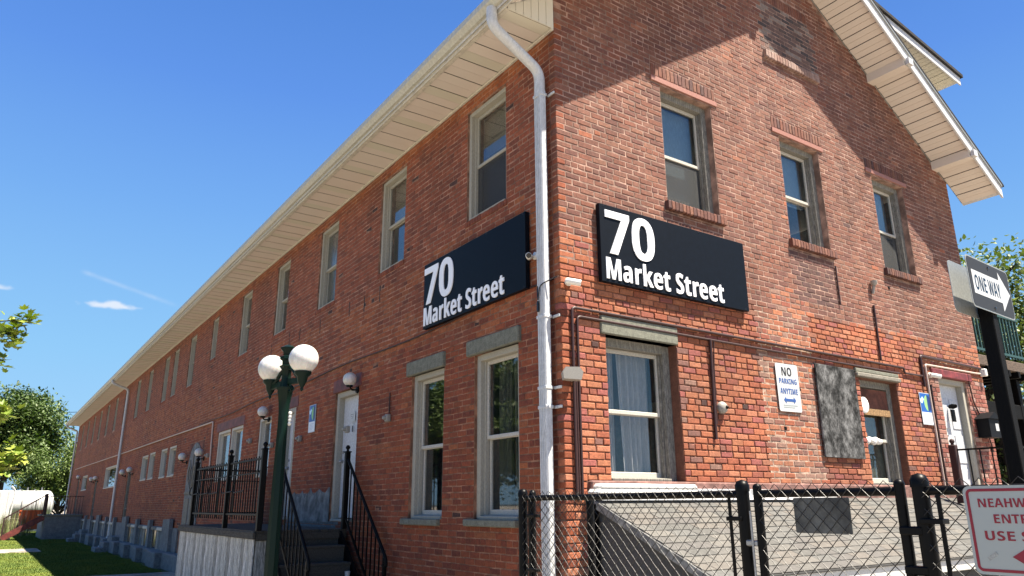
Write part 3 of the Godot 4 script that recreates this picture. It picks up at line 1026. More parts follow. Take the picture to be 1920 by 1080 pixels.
	while s < 43.0:
		var wide := idx % 3 == 0
		var w := 1.15 if wide else 0.42
		if absf(s + w / 2 - 28.4) > 1.0 and absf(s - 39.5) > 1.0:
			var pr := MB.new()
			var top := 1.36 if wide else 1.3
			pr.prism(PackedVector2Array([Vector2(-w / 2, 0.42), Vector2(w / 2, 0.42), Vector2(w / 2 * 0.86, top), Vector2(-w / 2 * 0.86, top - 0.03)]), 0.1, on_wall("L", s + w / 2, 0.0, 0.14))
			obj("pier", pr, M["foundation"], fd)
			var pb := MB.new()
			pb.box(Vector3(-0.3, 0.22, -s - w / 2), Vector3(0.34, 0.45, w + 0.2), 0.02)
			obj("pier", pb, M["foundation"], fd)
		var s2 := s + w + 0.15
		for k in 2:
			var u := s2 + 0.42 + k * 0.9
			if absf(u - 28.4) < 1.0 or absf(u - 39.5) < 1.0:
				continue
			var wn := hub("basement_window", on_wall("L", u, 0.14, 0.055), fd)
			var fm := MB.new()
			for e in [-0.36, 0.36]:
				fm.box(Vector3(e, 0.43, 0), Vector3(0.07, 0.86, 0.05), 0.006)
			fm.box(Vector3(0, 0.9, 0.02), Vector3(0.84, 0.09, 0.09), 0.008)
			fm.box(Vector3(0, 0.02, 0), Vector3(0.65, 0.05, 0.05))
			obj("frame", fm, M["frame_white"] if k == 0 else M["frame_worn"], wn)
			var pn := MB.new()
			pn.box(Vector3(0, 0.44, -0.012), Vector3(0.66, 0.8, 0.006))
			obj("pane", pn, M["lens_black"] if (idx + k) % 2 else M["parging"], wn)
		s = s2 + 1.95
		idx += 1


# ---------------------------------------------------------------- windows and doors

func wavy(w: float, h: float, waves: float, amp: float, seed_: float, top_w := 1.0) -> MB:
	var s := MB.new()
	var n := int(waves * 8)
	for i in n:
		var pts := []
		var nn := []
		for k in 2:
			var q := float(i + k) / n
			var ph := q * waves * TAU + sin(q * 9.0 + seed_) * 1.4
			pts.append([q, amp * sin(ph)])
			nn.append(Vector3(-amp * cos(ph) * waves * TAU / w, 0, 1).normalized())
		var A := Vector3((pts[0][0] - 0.5) * w, 0, pts[0][1])
		var B := Vector3((pts[1][0] - 0.5) * w, 0, pts[1][1])
		var C := Vector3((pts[1][0] - 0.5) * w * top_w, h, pts[1][1] * 0.6)
		var D := Vector3((pts[0][0] - 0.5) * w * top_w, h, pts[0][1] * 0.6)
		s.tri(A, B, C, nn[0], nn[1], nn[1])
		s.tri(A, C, D, nn[0], nn[1], nn[0])
	return s


func sash_window(side: String, h: Array, o := {}) -> Node3D:
	# a double-hung window in that opening; the upper sash stands in front of the lower one
	var u0: float = h[0]
	var u1: float = h[1]
	var w := u1 - u0
	var hh: float = h[3] - h[2]
	var wn := hub("window", on_wall(side, (u0 + u1) / 2, h[2], 0), building)
	var back: float = o.get("back", 0.09)
	var frame: Material = M[o.get("frame", "frame_old")]
	var fw: float = o.get("fw", 0.07)
	var cs := MB.new()
	for e in [-1.0, 1.0]:
		cs.box(Vector3(e * (w / 2 - fw / 2 + 0.01), hh / 2, -back - 0.05), Vector3(fw + 0.02, hh, 0.13), 0.006)
		cs.box(Vector3(e * (w / 2 - fw - 0.012), hh / 2, -back - 0.07), Vector3(0.022, hh - 0.02, 0.06), 0.004)
	cs.box(Vector3(0, hh - fw / 2 + 0.01, -back - 0.05), Vector3(w - fw * 2 - 0.001, fw + 0.02, 0.13), 0.006)
	cs.box(Vector3(0, 0.02, -back - 0.04), Vector3(w - fw * 2 - 0.001, 0.045, 0.16), 0.006, Basis(Vector3.RIGHT, 0.12))
	obj("frame", cs, frame, wn)
	var iw := w - fw * 2
	var y0 := 0.04
	var y1 := hh - fw
	var mid: float = o.get("mid", 0.5)
	var ym := lerpf(y0, y1, mid)
	var sash_mat: Material = M[o.get("sash", "frame_white")]
	for k in 2:
		if o.get("single", false) and k == 1:
			break
		var a := y0 if k == 1 else (y0 if o.get("single", false) else ym - 0.02)
		var b := ym + 0.02 if k == 1 else y1
		var z := -back - (0.125 if k == 1 else 0.085)
		var sw := 0.045
		var sh := hub("sash", Transform3D(Basis.IDENTITY, Vector3(0, 0, z)), wn)
		var sm := MB.new()
		for e in [-1.0, 1.0]:
			sm.box(Vector3(e * (iw / 2 - sw / 2), (a + b) / 2, 0), Vector3(sw, b - a, 0.036), 0.005)
		sm.box(Vector3(0, b - sw / 2, 0), Vector3(iw - sw * 2 - 0.001, sw, 0.036), 0.005)
		sm.box(Vector3(0, a + sw / 2 + (0.01 if k == 1 else 0.0), 0), Vector3(iw - sw * 2 - 0.001, sw + (0.02 if k == 1 else 0.0), 0.036), 0.005)
		obj("sash_frame", sm, sash_mat, sh)
		var pn := MB.new()
		pn.box(Vector3(0, (a + b) / 2, 0), Vector3(iw - sw * 2 + 0.01, b - a - sw * 2 + 0.01, 0.004))
		var pm: String = o.get("glass", "glass")
		obj("pane", pn, M[pm], sh)
		if k == 1 and o.get("screen", false):
			var ps := MB.new()
			ps.box(Vector3(0, (a + b) / 2, 0.042), Vector3(iw - 0.01, b - a, 0.002))
			obj("insect_screen", ps, M["insect_screen"], sh)
	var cz := -back - 0.27
	match o.get("inside", ""):
		"curtains":  # a pair drawn aside below, over a dark room
			for e in [-1.0, 1.0]:
				var cw := iw * (0.33 if e < 0 else 0.5)
				var cm := wavy(cw, y1, 5.0, 0.035, e * 2.0, 1.22)
				obj("curtain", cm, M[o.get("cloth", "curtain")], wn, Transform3D(Basis.IDENTITY, Vector3(e * (iw / 2 - cw / 2 - 0.01), 0, cz)))
		"curtain":
			var cm := wavy(iw + 0.1, y1, 7.0, 0.03, u0)
			obj("curtain", cm, M[o.get("cloth", "curtain")], wn, Transform3D(Basis.IDENTITY, Vector3(0, 0, cz)))
		"half":  # one curtain on the far side only
			var cw := iw * 0.62
			var cm := wavy(cw, y1, 5.0, 0.035, u0)
			obj("curtain", cm, M[o.get("cloth", "curtain")], wn, Transform3D(Basis.IDENTITY, Vector3(iw / 2 - cw / 2, 0, cz)))
		"blind":
			var bl := MB.new()
			var bot: float = o.get("blind_to", 0.5)
			bl.box(Vector3(0, lerpf(bot, 1.0, 0.5) * y1, cz + 0.06), Vector3(iw + 0.05, (1.0 - bot) * y1, 0.004))
			obj("blind", bl, M[o.get("cloth", "blind_sky_tint")], wn)
	return wn


func lintel(side: String, u0: float, u1: float, v0: float, v1: float, m: String, out := 0.02, called := "lintel", ch := 0.012) -> void:
	var s := MB.new()
	s.box(Vector3(0, 0, out - 0.09), Vector3(u1 - u0, v1 - v0, 0.18), ch)
	obj(called, s, M[m], building, on_wall(side, (u0 + u1) / 2, (v0 + v1) / 2, 0))


func door(side: String, h: Array, leaf: String, o := {}) -> Node3D:
	var w: float = h[1] - h[0]
	var hh: float = h[3] - h[2]
	var d := hub("door", on_wall(side, (h[0] + h[1]) / 2, h[2], 0), building)
	var back: float = o.get("back", 0.06)
	var fw := 0.09
	var cs := MB.new()
	for e in [-1.0, 1.0]:
		cs.box(Vector3(e * (w / 2 - fw / 2 + 0.005), hh / 2, -back - 0.05), Vector3(fw + 0.01, hh, 0.14), 0.006)
	cs.box(Vector3(0, hh - fw / 2, -back - 0.05), Vector3(w - fw * 2 - 0.001, fw, 0.14), 0.006)
	cs.box(Vector3(0, 0.015, -back - 0.03), Vector3(w - fw * 2 - 0.001, 0.035, 0.2), 0.006)
	obj("frame", cs, M[o.get("frame", "frame_old")], d)
	var lm := MB.new()
	var iw := w - fw * 2 - 0.01
	lm.box(Vector3(0, hh / 2 - 0.02, -back - 0.1), Vector3(iw, hh - fw - 0.05, 0.045), 0.004)
	if o.get("panels", true):
		for p in [[0.62, 0.9], [0.3, 0.56], [0.06, 0.25]]:
			for e in [-0.25, 0.25]:
				var py: float = lerpf(p[0], p[1], 0.5) * (hh - 0.15)
				var ph: float = (p[1] - p[0]) * (hh - 0.15)
				lm.box(Vector3(e * iw, py, -back - 0.073), Vector3(iw * 0.36, ph, 0.012), 0.005)
	obj("leaf", lm, M[leaf], d)
	var kn := MB.new()
	var kx: float = o.get("knob", -1.0) * (iw / 2 - 0.07)
	kn.ball(Vector3(kx, 0.95, -back - 0.03), 0.028, 12)
	kn.lathe([Vector2(0.0, 0.0), Vector2(0.03, 0.0), Vector2(0.03, 0.012), Vector2(0, 0.012)], 12, Transform3D(Basis(Vector3.RIGHT, PI / 2), Vector3(kx, 0.95, -back - 0.075)))
	kn.lathe([Vector2(0.0, 0.0), Vector2(0.025, 0.0), Vector2(0.025, 0.02), Vector2(0, 0.02)], 12, Transform3D(Basis(Vector3.RIGHT, PI / 2), Vector3(kx, 1.1, -back - 0.075)))
	obj("knob", kn, M["galvanized"], d)
	return d


func conduit(pts: Array, r: float, m: String, side := "R", called := "conduit") -> MeshInstance3D:
	var s := MB.new()
	var p3 := pts.map(func(p): return wp(side, p[0], p[1], p[2] if p.size() > 2 else r + 0.004))
	# rounded bends
	var fine := [p3[0]]
	for i in range(1, p3.size() - 1):
		var a: Vector3 = p3[i - 1]; var b: Vector3 = p3[i]; var c: Vector3 = p3[i + 1]
		var rad := minf(0.05, minf(a.distance_to(b), b.distance_to(c)) * 0.45)
		var s0 := b + (a - b).normalized() * rad
		var s1 := b + (c - b).normalized() * rad
		for k in 5:
			var q := k / 4.0
			fine.append(s0.lerp(b, q).lerp(b.lerp(s1, q), q))
	fine.append(p3[-1])
	s.tube(fine, r, 8)
	return obj(called, s, M[m], building)


func dress_long_wall() -> void:
	var inside := ["blind", "blind", "curtain", "", "", "", "blind", "", "curtain", "", "", "blind", "", "", "", "", "", ""]
	for i in long_windows.size():
		var o := {"inside": inside[i], "cloth": "curtain_green", "blind_to": 0.62, "frame": "frame_old", "sash": "frame_old", "back": 0.05, "fw": 0.055}
		if i == 2: o["glass"] = "glass_dusty"
		if i == 0: o["screen"] = true
		if i >= 6 and i % 3 == 1: o["glass"] = "glass_dusty"
		sash_window("L", long_windows[i], o)
	# ground floor windows near the corner, with stone lintels and sills
	for k in 2:
		var h = [[0.8, 1.74, 1.54, 3.47], [2.5, 3.42, 1.53, 3.45]][k]
		sash_window("L", h, {"inside": "curtains" if k == 0 else "half", "cloth": "curtain_green", "frame": "frame_old", "sash": "frame_white", "fw": 0.075, "mid": 0.49, "back": 0.06})
	lintel("L", 0.74, 1.88, 3.47, 3.66, "stone", 0.045)
	lintel("L", 2.47, 3.53, 3.45, 3.65, "stone", 0.045)
	lintel("L", 0.82, 1.89, 1.46, 1.54, "stone", 0.06, "sill")
	lintel("L", 2.54, 3.55, 1.45, 1.53, "stone", 0.06, "sill")
	# doors on the deck
	door("L", [5.3, 6.3, 1.46, 3.56], "white_door", {"knob": -1.0, "panels": false})
	door("L", [8.33, 8.98, 1.46, 3.55], "white_door", {"knob": -1.0, "panels": false, "back": 0.02})
	lintel("L", 5.2, 6.4, 3.56, 3.78, "red_beam", 0.012)
	lintel("L", 8.2, 9.1, 3.55, 3.76, "red_beam", 0.012)
	for h in [[9.85, 10.7, 2.3, 3.53], [12.0, 13.03, 2.3, 3.53], [13.1, 14.3, 2.3, 3.53]]:
		sash_window("L", h, {"single": true, "frame": "frame_white", "sash": "frame_white", "fw": 0.06, "back": 0.03})
	lintel("L", 11.9, 14.45, 3.53, 3.75, "red_beam", 0.012)
	for h in [[19.5, 20.6, 2.62, 3.56], [20.95, 22.0, 2.62, 3.56], [23.1, 24.2, 2.64, 3.57], [24.5, 25.8, 2.64, 3.54], [32.0, 36.4, 2.57, 3.56], [44.1, 46.8, 2.65, 3.5]]:
		sash_window("L", h, {"single": true, "frame": "frame_white", "sash": "frame_white", "fw": 0.06, "back": 0.03, "inside": "curtain" if h[0] > 30 else "", "cloth": "curtain"})
	# arched doorway
	var ad := hub("door", on_wall("L", 16.65, 0.12, 0.0), building)
	ad.set_meta("label", "grey arched door with a scrolled fanlight")
	var outer := PackedVector2Array()
	var inner := PackedVector2Array()
	outer.append(Vector2(-0.86, 0)); inner.append(Vector2(-0.7, 0.0))
	for i in 17:
		var a := PI - PI * i / 16.0
		outer.append(Vector2(cos(a) * 0.86, 2.4 + sin(a) * 0.92))
		inner.append(Vector2(cos(a) * 0.7, 2.4 + sin(a) * 0.74))
	outer.append(Vector2(0.86, 0)); inner.append(Vector2(0.7, 0))
	var bk := MB.new()
	bk.prism(outer, 0.2, Transform3D(Basis.IDENTITY, Vector3(0, 0, 0.012)))
	obj("frame", bk, M["parging"], ad)
	var lf := MB.new()
	lf.prism(inner, 0.03, Transform3D(Basis.IDENTITY, Vector3(0, 0, 0.035)))
	obj("leaf", lf, M["foundation"], ad)
	var tr := MB.new()
	tr.box(Vector3(0, 1.95, 0.05), Vector3(1.36, 0.07, 0.04), 0.006)
	for e in [-0.34, 0.34]:
		tr.box(Vector3(e, 1.0, 0.045), Vector3(0.5, 1.6, 0.025), 0.008)
	for e in [-1, 1]:
		var sp := []
		for i in 22:
			var a := i * 0.42
			var r := 0.05 + 0.011 * i
			sp.append(Vector3(e * (0.32 + cos(a) * r * 0.8), 2.42 + sin(a) * r, 0.052))
		tr.tube(sp, 0.016, 6)
	for i in 5:
		var a := PI * (i + 0.5) / 5.0
		tr.tube([Vector3(cos(a) * 0.12, 2.02 + sin(a) * 0.12, 0.05), Vector3(cos(a) * 0.6, 2.25 + sin(a) * 0.75, 0.05)], 0.014, 6)
	obj("moulding", tr, M["stone_light"], ad)
	var am := MB.new()   # half-round brick relieving arch is taken up by the wall; this fills the spandrels
	for e in [-1.0, 1.0]:
		var p := PackedVector2Array([Vector2(e * 0.9, 2.4), Vector2(e * 0.9, 3.335)])
		for i in 9:
			var a := PI / 2 - (PI / 2) * i / 8.0
			p.append(Vector2(e * cos(a) * 0.865, 2.4 + sin(a) * 0.925))
		am.prism(p, 0.2, Transform3D(Basis.IDENTITY, Vector3(0, 0, -0.001)))
	obj("spandrel", am, M["plain_brick"], ad)
	# further doors
	for h in [[28.0, 28.95, 0.7, 3.1], [39.1, 40.1, 0.7, 3.05], [48.4, 49.4, 1.3, 3.35]]:
		door("L", h, "foundation", {"frame": "stone_light", "back": 0.05})
		var st := MB.new()
		for k in 3:
			st.box(Vector3(-0.2 - k * 0.13, 0.1 + (2 - k) * 0.2, -(h[0] + h[1]) / 2), Vector3(0.4 + k * 0.26, 0.2, 1.3), 0.015)
		if h[0] < 45:
			obj("doorstep", st, M["foundation"], building)
	# patch of painted cement between the two deck doors
	var pg := MB.new()
	var poly := PackedVector2Array([Vector2(-1.0, 0), Vector2(1.02, 0), Vector2(1.02, 0.55)])
	for i in 15:
		var x := 1.0 - i * 2.0 / 14.0
		poly.append(Vector2(x - 0.03, 0.5 - 0.1 * (i / 14.0) + 0.13 * noise.get_noise_1d(i * 1.7) + (0.06 if i % 3 == 0 else 0.0)))
	poly.append(Vector2(-1.0, 0.38))
	pg.prism(poly, 0.02, on_wall("L", 7.32, 1.44, 0.006))
	obj("cement_patch", pg, M["parging"], building)
	# cables and conduits
	var cable := []
	for i in 40:
		var u := 0.1 + i * 0.42
		cable.append([u, 4.04 - 0.008 * u + 0.02 * sin(u * 1.3), 0.014])
	var cs := MB.new()
	cs.tube(cable.map(func(p): return wp("L", p[0], p[1], p[2])), 0.011, 6)
	obj("cable", cs, M["conduit_brown"], building)
	conduit([[52.0, 4.12], [34.0, 3.98], [20.7, 3.9], [14.9, 3.86], [14.75, 2.5]], 0.022, "conduit_pale", "L")
	conduit([[4.1, 3.3], [4.1, 3.0]], 0.01, "conduit_brown", "L")
	# downspouts
	var ds := hub("downspout", Transform3D.IDENTITY, building)
	ds.set_meta("label", "white downspout with two elbows at the corner")
	var sp := MB.new()
	sp.tube(bent([Vector3(-0.77, 7.2, -0.17), Vector3(-0.77, 6.98, -0.17), Vector3(-0.1, 6.6, -0.17), Vector3(-0.1, 6.25, -0.17)], 0.12), 0.064, 12)
	obj("elbow", sp, M["downspout"], ds)
	var sq := MB.new()
	sq.box(Vector3(-0.1, 3.17, -0.17), Vector3(0.085, 6.34, 0.135), 0.012)
	for e in [-0.03, 0.0, 0.03]:
		sq.box(Vector3(-0.145, 3.17, -0.17 + e), Vector3(0.012, 6.34, 0.01), 0.003)
	obj("pipe", sq, M["downspout"], ds)
	for y in [6.28, 3.62, 2.86, 2.66, 0.8]:
		var st := MB.new()
		st.box(Vector3(-0.1, y, -0.17), Vector3(0.098, 0.035, 0.148), 0.004)
		st.box(Vector3(-0.02, y, -0.06), Vector3(0.02, 0.03, 0.12), 0.004)
		obj("strap", st, M["downspout"], ds)
	var wire := MB.new()
	wire.tube(bent([Vector3(-0.02, 4.02, -0.36), Vector3(-0.16, 3.96, -0.2), Vector3(-0.165, 3.78, -0.19), Vector3(-0.17, 3.96, -0.14), Vector3(-0.03, 4.05, -0.01)], 0.05), 0.007, 6)
	wire.box(Vector3(-0.165, 3.73, -0.185), Vector3(0.03, 0.12, 0.03), 0.008)
	obj("loose_cable", wire, M["lens_black"], ds)
	for z in [-31.4, -54.1]:
		var d2 := hub("downspout", Transform3D.IDENTITY, building)
		var q := MB.new()
		q.tube(bent([Vector3(-0.77, 7.2, z), Vector3(-0.77, 7.05, z), Vector3(-0.09, 6.8, z), Vector3(-0.09, 6.5, z), Vector3(-0.09, 0.45, z), Vector3(-0.4, 0.06, z)], 0.12), 0.055, 10)
		obj("pipe", q, M["downspout"], d2)
	for q in [[5.9, 4.98], [5.26, 4.93], [4.65, 4.96], [7.3, 4.95], [8.45, 5.0], [9.1, 5.05], [10.3, 5.0]]:
		var sl := MB.new()
		sl.box(Vector3(0, 0, -0.012), Vector3(0.022, 0.27, 0.03), 0.002)
		obj("slot", sl, M["dark_room"], building, on_wall("L", q[0], q[1], 0.0))
	# corner brickwork below: small grey junction boxes on the wall
	for p in [[4.1, 2.93], [5.61, 2.89], [7.9, 2.91], [9.6, 2.9], [11.2, 3.1], [15.1, 3.0]]:
		var bx := MB.new()
		bx.box(Vector3(0, 0, 0.035), Vector3(0.09, 0.11, 0.07), 0.012)
		bx.lathe([Vector2(0, 0), Vector2(0.03, 0), Vector2(0.03, 0.03), Vector2(0.02, 0.045), Vector2(0, 0.045)], 12, Transform3D(Basis(Vector3.RIGHT, PI / 2), Vector3(0, 0, 0.07)))
		obj("junction_box", bx, M["device_grey"], building, on_wall("L", p[0], p[1], 0.0))


func bent(p: Array, rad: float) -> Array:
	var fine := [p[0]]
	for i in range(1, p.size() - 1):
		var a: Vector3 = p[i - 1]; var b: Vector3 = p[i]; var c: Vector3 = p[i + 1]
		var r := minf(rad, minf(a.distance_to(b), b.distance_to(c)) * 0.48)
		var s0 := b + (a - b).normalized() * r
		var s1 := b + (c - b).normalized() * r
		for k in 6:
			var q := k / 5.0
			fine.append(s0.lerp(b, q).lerp(b.lerp(s1, q), q))
	fine.append(p[-1])
	return fine


func dress_gable_wall() -> void:
	for i in 3:
		var h = gable_windows[i]
		var wn := sash_window("R", h, {"frame": "frame_worn", "sash": "frame_white", "fw": 0.09, "back": 0.12, "inside": "blind", "blind_to": [0.0, 0.48, 0.3][i], "cloth": "blind_sky_tint", "screen": i != 1, "mid": [0.47, 0.5, 0.48][i]})
		if i == 0:
			var bx := MB.new()
			for k in 7:
				bx.box(Vector3(-0.12 + k * 0.06, 0.17, -0.32), Vector3(0.045, 0.2, 0.03), 0.005)
			obj("bottle_row", bx, M["frame_white"], wn)
		lintel("R", h[0] - 0.17, h[1] + 0.12, 7.0, 7.075, "pink_steel", 0.02, "lintel", 0.004)
	# big ground floor window
	sash_window("R", [0.62, 1.72, 1.93, 3.49], {"frame": "frame_worn", "sash": "frame_white", "fw": 0.1, "back": 0.15, "inside": "curtains", "cloth": "curtain", "mid": 0.5})
	lintel("R", 0.54, 1.74, 3.49, 3.7, "stone", 0.02)
	var sl := MB.new()
	sl.box(Vector3(1.04, 1.865, 0.05), Vector3(1.44, 0.07, 0.2), 0.03)
	sl.box(Vector3(1.0, 1.81, 0.09), Vector3(1.5, 0.07, 0.16), 0.03)
	obj("sill", sl, M["white_paint"], building)
	# painted band under the windows
	var bd := MB.new()
	bd.box(Vector3(4.85, 1.72, 0.0), Vector3(9.1, 0.42, 0.09), 0.015)
	obj("band", bd, M["band_pink"], building)
	# window with the chipboard fill
	var bw := sash_window("R", [5.5, 6.5, 1.93, 3.44], {"frame": "frame_worn", "sash": "frame_white", "fw": 0.1, "back": 0.13, "inside": "blind", "blind_to": 0.0, "cloth": "curtain_green", "mid": 0.44})
	var fill := MB.new()
	fill.box(Vector3(0, 1.24, -0.14), Vector3(0.8, 0.3, 0.02))
	obj("brick_fill", fill, M["plain_brick"], bw)
	var cb := MB.new()
	cb.box(Vector3(0.03, 1.05, -0.125), Vector3(0.76, 0.1, 0.025), 0.004)
	obj("chipboard_strip", cb, M["chipboard"], bw)
	var fo := MB.new()
	fo.lathe([Vector2(0, 0), Vector2(0.11, 0), Vector2(0.12, 0.04), Vector2(0.1, 0.05), Vector2(0, 0.05)], 20, Transform3D(Basis(Vector3.RIGHT, PI / 2), Vector3(-0.36, 1.13, -0.1)))
	for i in 9:
		fo.ball(Vector3(-0.28 + i * 0.055, 0.64 + 0.018 * sin(i * 2.3), -0.2), 0.045 + 0.012 * sin(i * 3.1), 10)
	obj("foam", fo, M["foam_white"], bw)
	lintel("R", 5.39, 6.57, 3.45, 3.515, "stone_light", 0.05)
	lintel("R", 5.39, 6.55, 3.517, 3.58, "stone", 0.03)
	# door at the far end, with its painted head
	var d := door("R", [7.82, 8.74, 1.78, 3.66], "white_door", {"knob": -1.0, "frame": "frame_old"})
	var kn := MB.new()
	kn.box(Vector3(-0.03, 1.28, -0.06), Vector3(0.11, 0.2, 0.02), 0.004)
	kn.lathe([Vector2(0.028, -0.06), Vector2(0.045, 0.0), Vector2(0.028, 0.06)], 14, Transform3D(Basis(Vector3.RIGHT, PI / 2), Vector3(-0.03, 1.43, -0.05)))
	obj("door_knocker", kn, M["dark_iron"], d)
	lintel("R", 7.6, 8.92, 3.66, 3.79, "red_paint", 0.035)
	# brown conduits across the wall
	conduit([[0.13, 1.75], [0.13, 3.72], [6.75, 3.7], [6.75, 3.62], [7.3, 3.62]], 0.017, "conduit_brown")
	conduit([[0.2, 1.75], [0.2, 3.63], [6.6, 3.6]], 0.015, "conduit_brown")
	conduit([[0.165, 1.75], [0.165, 3.0]], 0.013, "conduit_brown")
	conduit([[2.29, 3.62, 0.03], [2.29, 3.4], [2.27, 2.75], [2.26, 2.42]], 0.019, "conduit_brown")
	conduit([[2.35, 3.6, 0.03], [2.34, 3.3], [2.31, 2.6]], 0.008, "conduit_brown")
	conduit([[6.13, 3.75], [6.15, 4.62]], 0.016, "conduit_brown")
	conduit([[5.25, 5.1], [5.25, 4.5]], 0.012, "conduit_brown")
	conduit([[7.3, 3.45], [7.3, 3.95], [9.35, 3.93]], 0.022, "conduit_brown")
	conduit([[7.42, 1.8], [7.42, 3.82], [9.1, 3.83], [9.36, 3.84]], 0.017, "conduit_pale")
	conduit([[7.5, 1.8], [7.5, 3.5]], 0.016, "conduit_brown")
	conduit([[8.78, 3.78, 0.03], [8.86, 3.3, 0.02], [9.15, 2.9, 0.02], [9.25, 2.5, 0.02]], 0.012, "conduit_brown")
	var ju := MB.new()
	ju.box(Vector3(9.35, 3.86, 0.05), Vector3(0.09, 0.13, 0.1), 0.012)
	obj("junction_box", ju, M["device_white"], building)
	# small holes and fixing lugs
	for p in [[4.02, 3.15], [3.63, 2.62], [6.72, 5.0]]:
		var hl := MB.new()
		hl.box(Vector3(p[0], p[1], 0.0), Vector3(0.05, 0.045, 0.02), 0.006)
		obj("bracket", hl, M["dark_iron"], building)


# ---------------------------------------------------------------- lean-to, stoop

func put_lean_to() -> void:
	var lt := hub("lean_to", Transform3D.IDENTITY)
	tag(lt, "low lean-to roof of pale shingles along the gable wall behind the chain-link fence", "lean-to")
	var slope := 0.434
	var top := func(z: float) -> float: return 1.76 - slope * z
	var ang := atan(slope)
	var x0 := 0.33
	var x1 := 8.3
	var zb := 1.5
	# walls
	var ck := MB.new()
	ck.prism(PackedVector2Array([Vector2(-0.05, 0.0), Vector2(-zb + 0.02, 0.0), Vector2(-zb + 0.02, 1.76 - slope * (zb - 0.02) - 0.05), Vector2(-0.05, 1.7)]), 0.06, Transform3D(Basis(Vector3(0, 0, -1), Vector3.UP, Vector3(-1, 0, 0)), Vector3(x0 + 0.03, 0, 0)))
	obj("cheek_wall", ck, M["cheek"], lt)
	var fr := MB.new()
	fr.box(Vector3((x0 + x1) / 2 + 0.03, 0.5, zb - 0.08), Vector3(x1 - x0 - 0.1, 1.0, 0.06))
	fr.box(Vector3(x1 - 0.05, 0.7, 0.7), Vector3(0.06, 1.3, 1.4))
	obj("front_wall", fr, M["cheek"], lt)
	var dk := MB.new()
	dk.box(Vector3((x0 + x1) / 2, top.call(zb / 2) - 0.028, zb / 2), Vector3(x1 - x0, 0.03, zb / cos(ang) - 0.02), 0.0, Basis(Vector3.RIGHT, ang))
	obj("roof_deck", dk, M["cheek"], lt)
	# edge boards
	var tb := MB.new()
	tb.bar(Vector3(x0 - 0.012, top.call(0.02) - 0.035, 0.02), Vector3(x0 - 0.012, top.call(zb) - 0.035, zb), 0.03, 0.075, Vector3.UP, 0.004)
	obj("edge_trim", tb, M["cheek_trim"], lt)
	var pt := MB.new()
	pt.box(Vector3(x0 - 0.03, 0.85, 0.05), Vector3(0.07, 1.7, 0.09), 0.006)
	obj("corner_post", pt, M["black_wood"], lt)
	var eb := MB.new()
	eb.box(Vector3((x0 + x1) / 2, top.call(zb) - 0.09, zb + 0.012), Vector3(x1 - x0, 0.12, 0.03), 0.005)
	obj("eave_board", eb, M["white_paint"], lt)
	var eg := MB.new()
	eg.box(Vector3((x0 + x1) / 2, top.call(zb) - 0.02, zb + 0.02), Vector3(x1 - x0 + 0.02, 0.02, 0.06), 0.004)
	obj("drip_edge", eg, M["cheek"], lt)
	# flashing along the wall
	var fl := MB.new()
	fl.box(Vector3((x0 + 4.4) / 2, 1.765, 0.1), Vector3(4.4 - x0, 0.012, 0.16), 0.004, Basis(Vector3.RIGHT, ang))
	fl.box(Vector3(2.1, 1.805, 0.055), Vector3(3.5, 0.1, 0.02), 0.006)
	obj("flashing", fl, M["flashing"], lt)
	# shingle courses
	var list := []
	var L := zb / cos(ang)
	var expo := 0.127
	var rows := int(ceil((L - 0.1) / expo))
	var tones := [Color(0.167, 0.162, 0.150), Color(0.148, 0.142, 0.135), Color(0.186, 0.177, 0.161), Color(0.133, 0.132, 0.124), Color(0.176, 0.162, 0.145), Color(0.157, 0.157, 0.150)]
	for r in rows:
		var along := L - (r + 0.5) * expo + 0.04
		var x := x0 - 0.02 - (0.16 if r % 2 else 0.0) + rng.randf() * 0.02
		while x < x1:
			var w := 0.3
			var a := maxf(x, x0 - 0.02)
			var b := minf(x + w, x1)
			if b - a > 0.04:
				var z := along * cos(ang)
				var p := Vector3((a + b) / 2, top.call(z) + 0.01 + rng.randf_range(0, 0.004), z)
				var tilt := Basis(Vector3.RIGHT, ang - rng.randf_range(0.05, 0.085)) * Basis(Vector3.UP, rng.randf_range(-0.008, 0.008))
				list.append([Transform3D(tilt * Basis.from_scale(Vector3((b - a - 0.008) / 0.3, 1, 1)), p), pick(tones)])
			x += w
	var s := MB.new()
	s.box(Vector3.ZERO, Vector3(0.3, 0.01, 0.15), 0.003)
	var sm := s.mesh()
	list.sort_custom(func(a, b): return a[0].origin.distance_to(CAM) < b[0].origin.distance_to(CAM))
	var rest := []
	var cols := []
	var smats := {}
	for i in list.size():
		if i < 298:
			var c: Color = list[i][1]
			if not smats.has(c):
				var m: StandardMaterial3D = M["shingle"].duplicate()
				m.albedo_color = c.linear_to_srgb()
				smats[c] = m
			obj("shingle", sm, smats[c], lt, list[i][0])
		else:
			rest.append(list[i][0]); cols.append(list[i][1])
	if rest.size():
		var m2: StandardMaterial3D = M["shingle"].duplicate()
		m2.vertex_color_use_as_albedo = true
		many("shingle", sm, m2, rest, cols, lt)
	# stoop in front of the far door
	var sp := hub("stoop", Transform3D.IDENTITY)
	tag(sp, "small landing with iron railing before the white door in the gable wall", "stoop")
	var ld := MB.new()
	ld.box(Vector3(9.2, 0.85, 0.75), Vector3(1.7, 1.7, 1.4), 0.02)
	obj("landing", ld, M["concrete"], sp)
	var po := MB.new()
	po.box(Vector3(7.28, 2.1, 0.3), Vector3(0.1, 0.85, 0.1), 0.01)
	po.lathe([Vector2(0, 0), Vector2(0.03, 0.0), Vector2(0.02, 0.025), Vector2(0.038, 0.05), Vector2(0.03, 0.085), Vector2(0, 0.1)], 12, Transform3D(Basis.IDENTITY, Vector3(7.28, 2.52, 0.3)))
	obj("newel_post", po, M["rust_iron"], sp)
	var rl := MB.new()
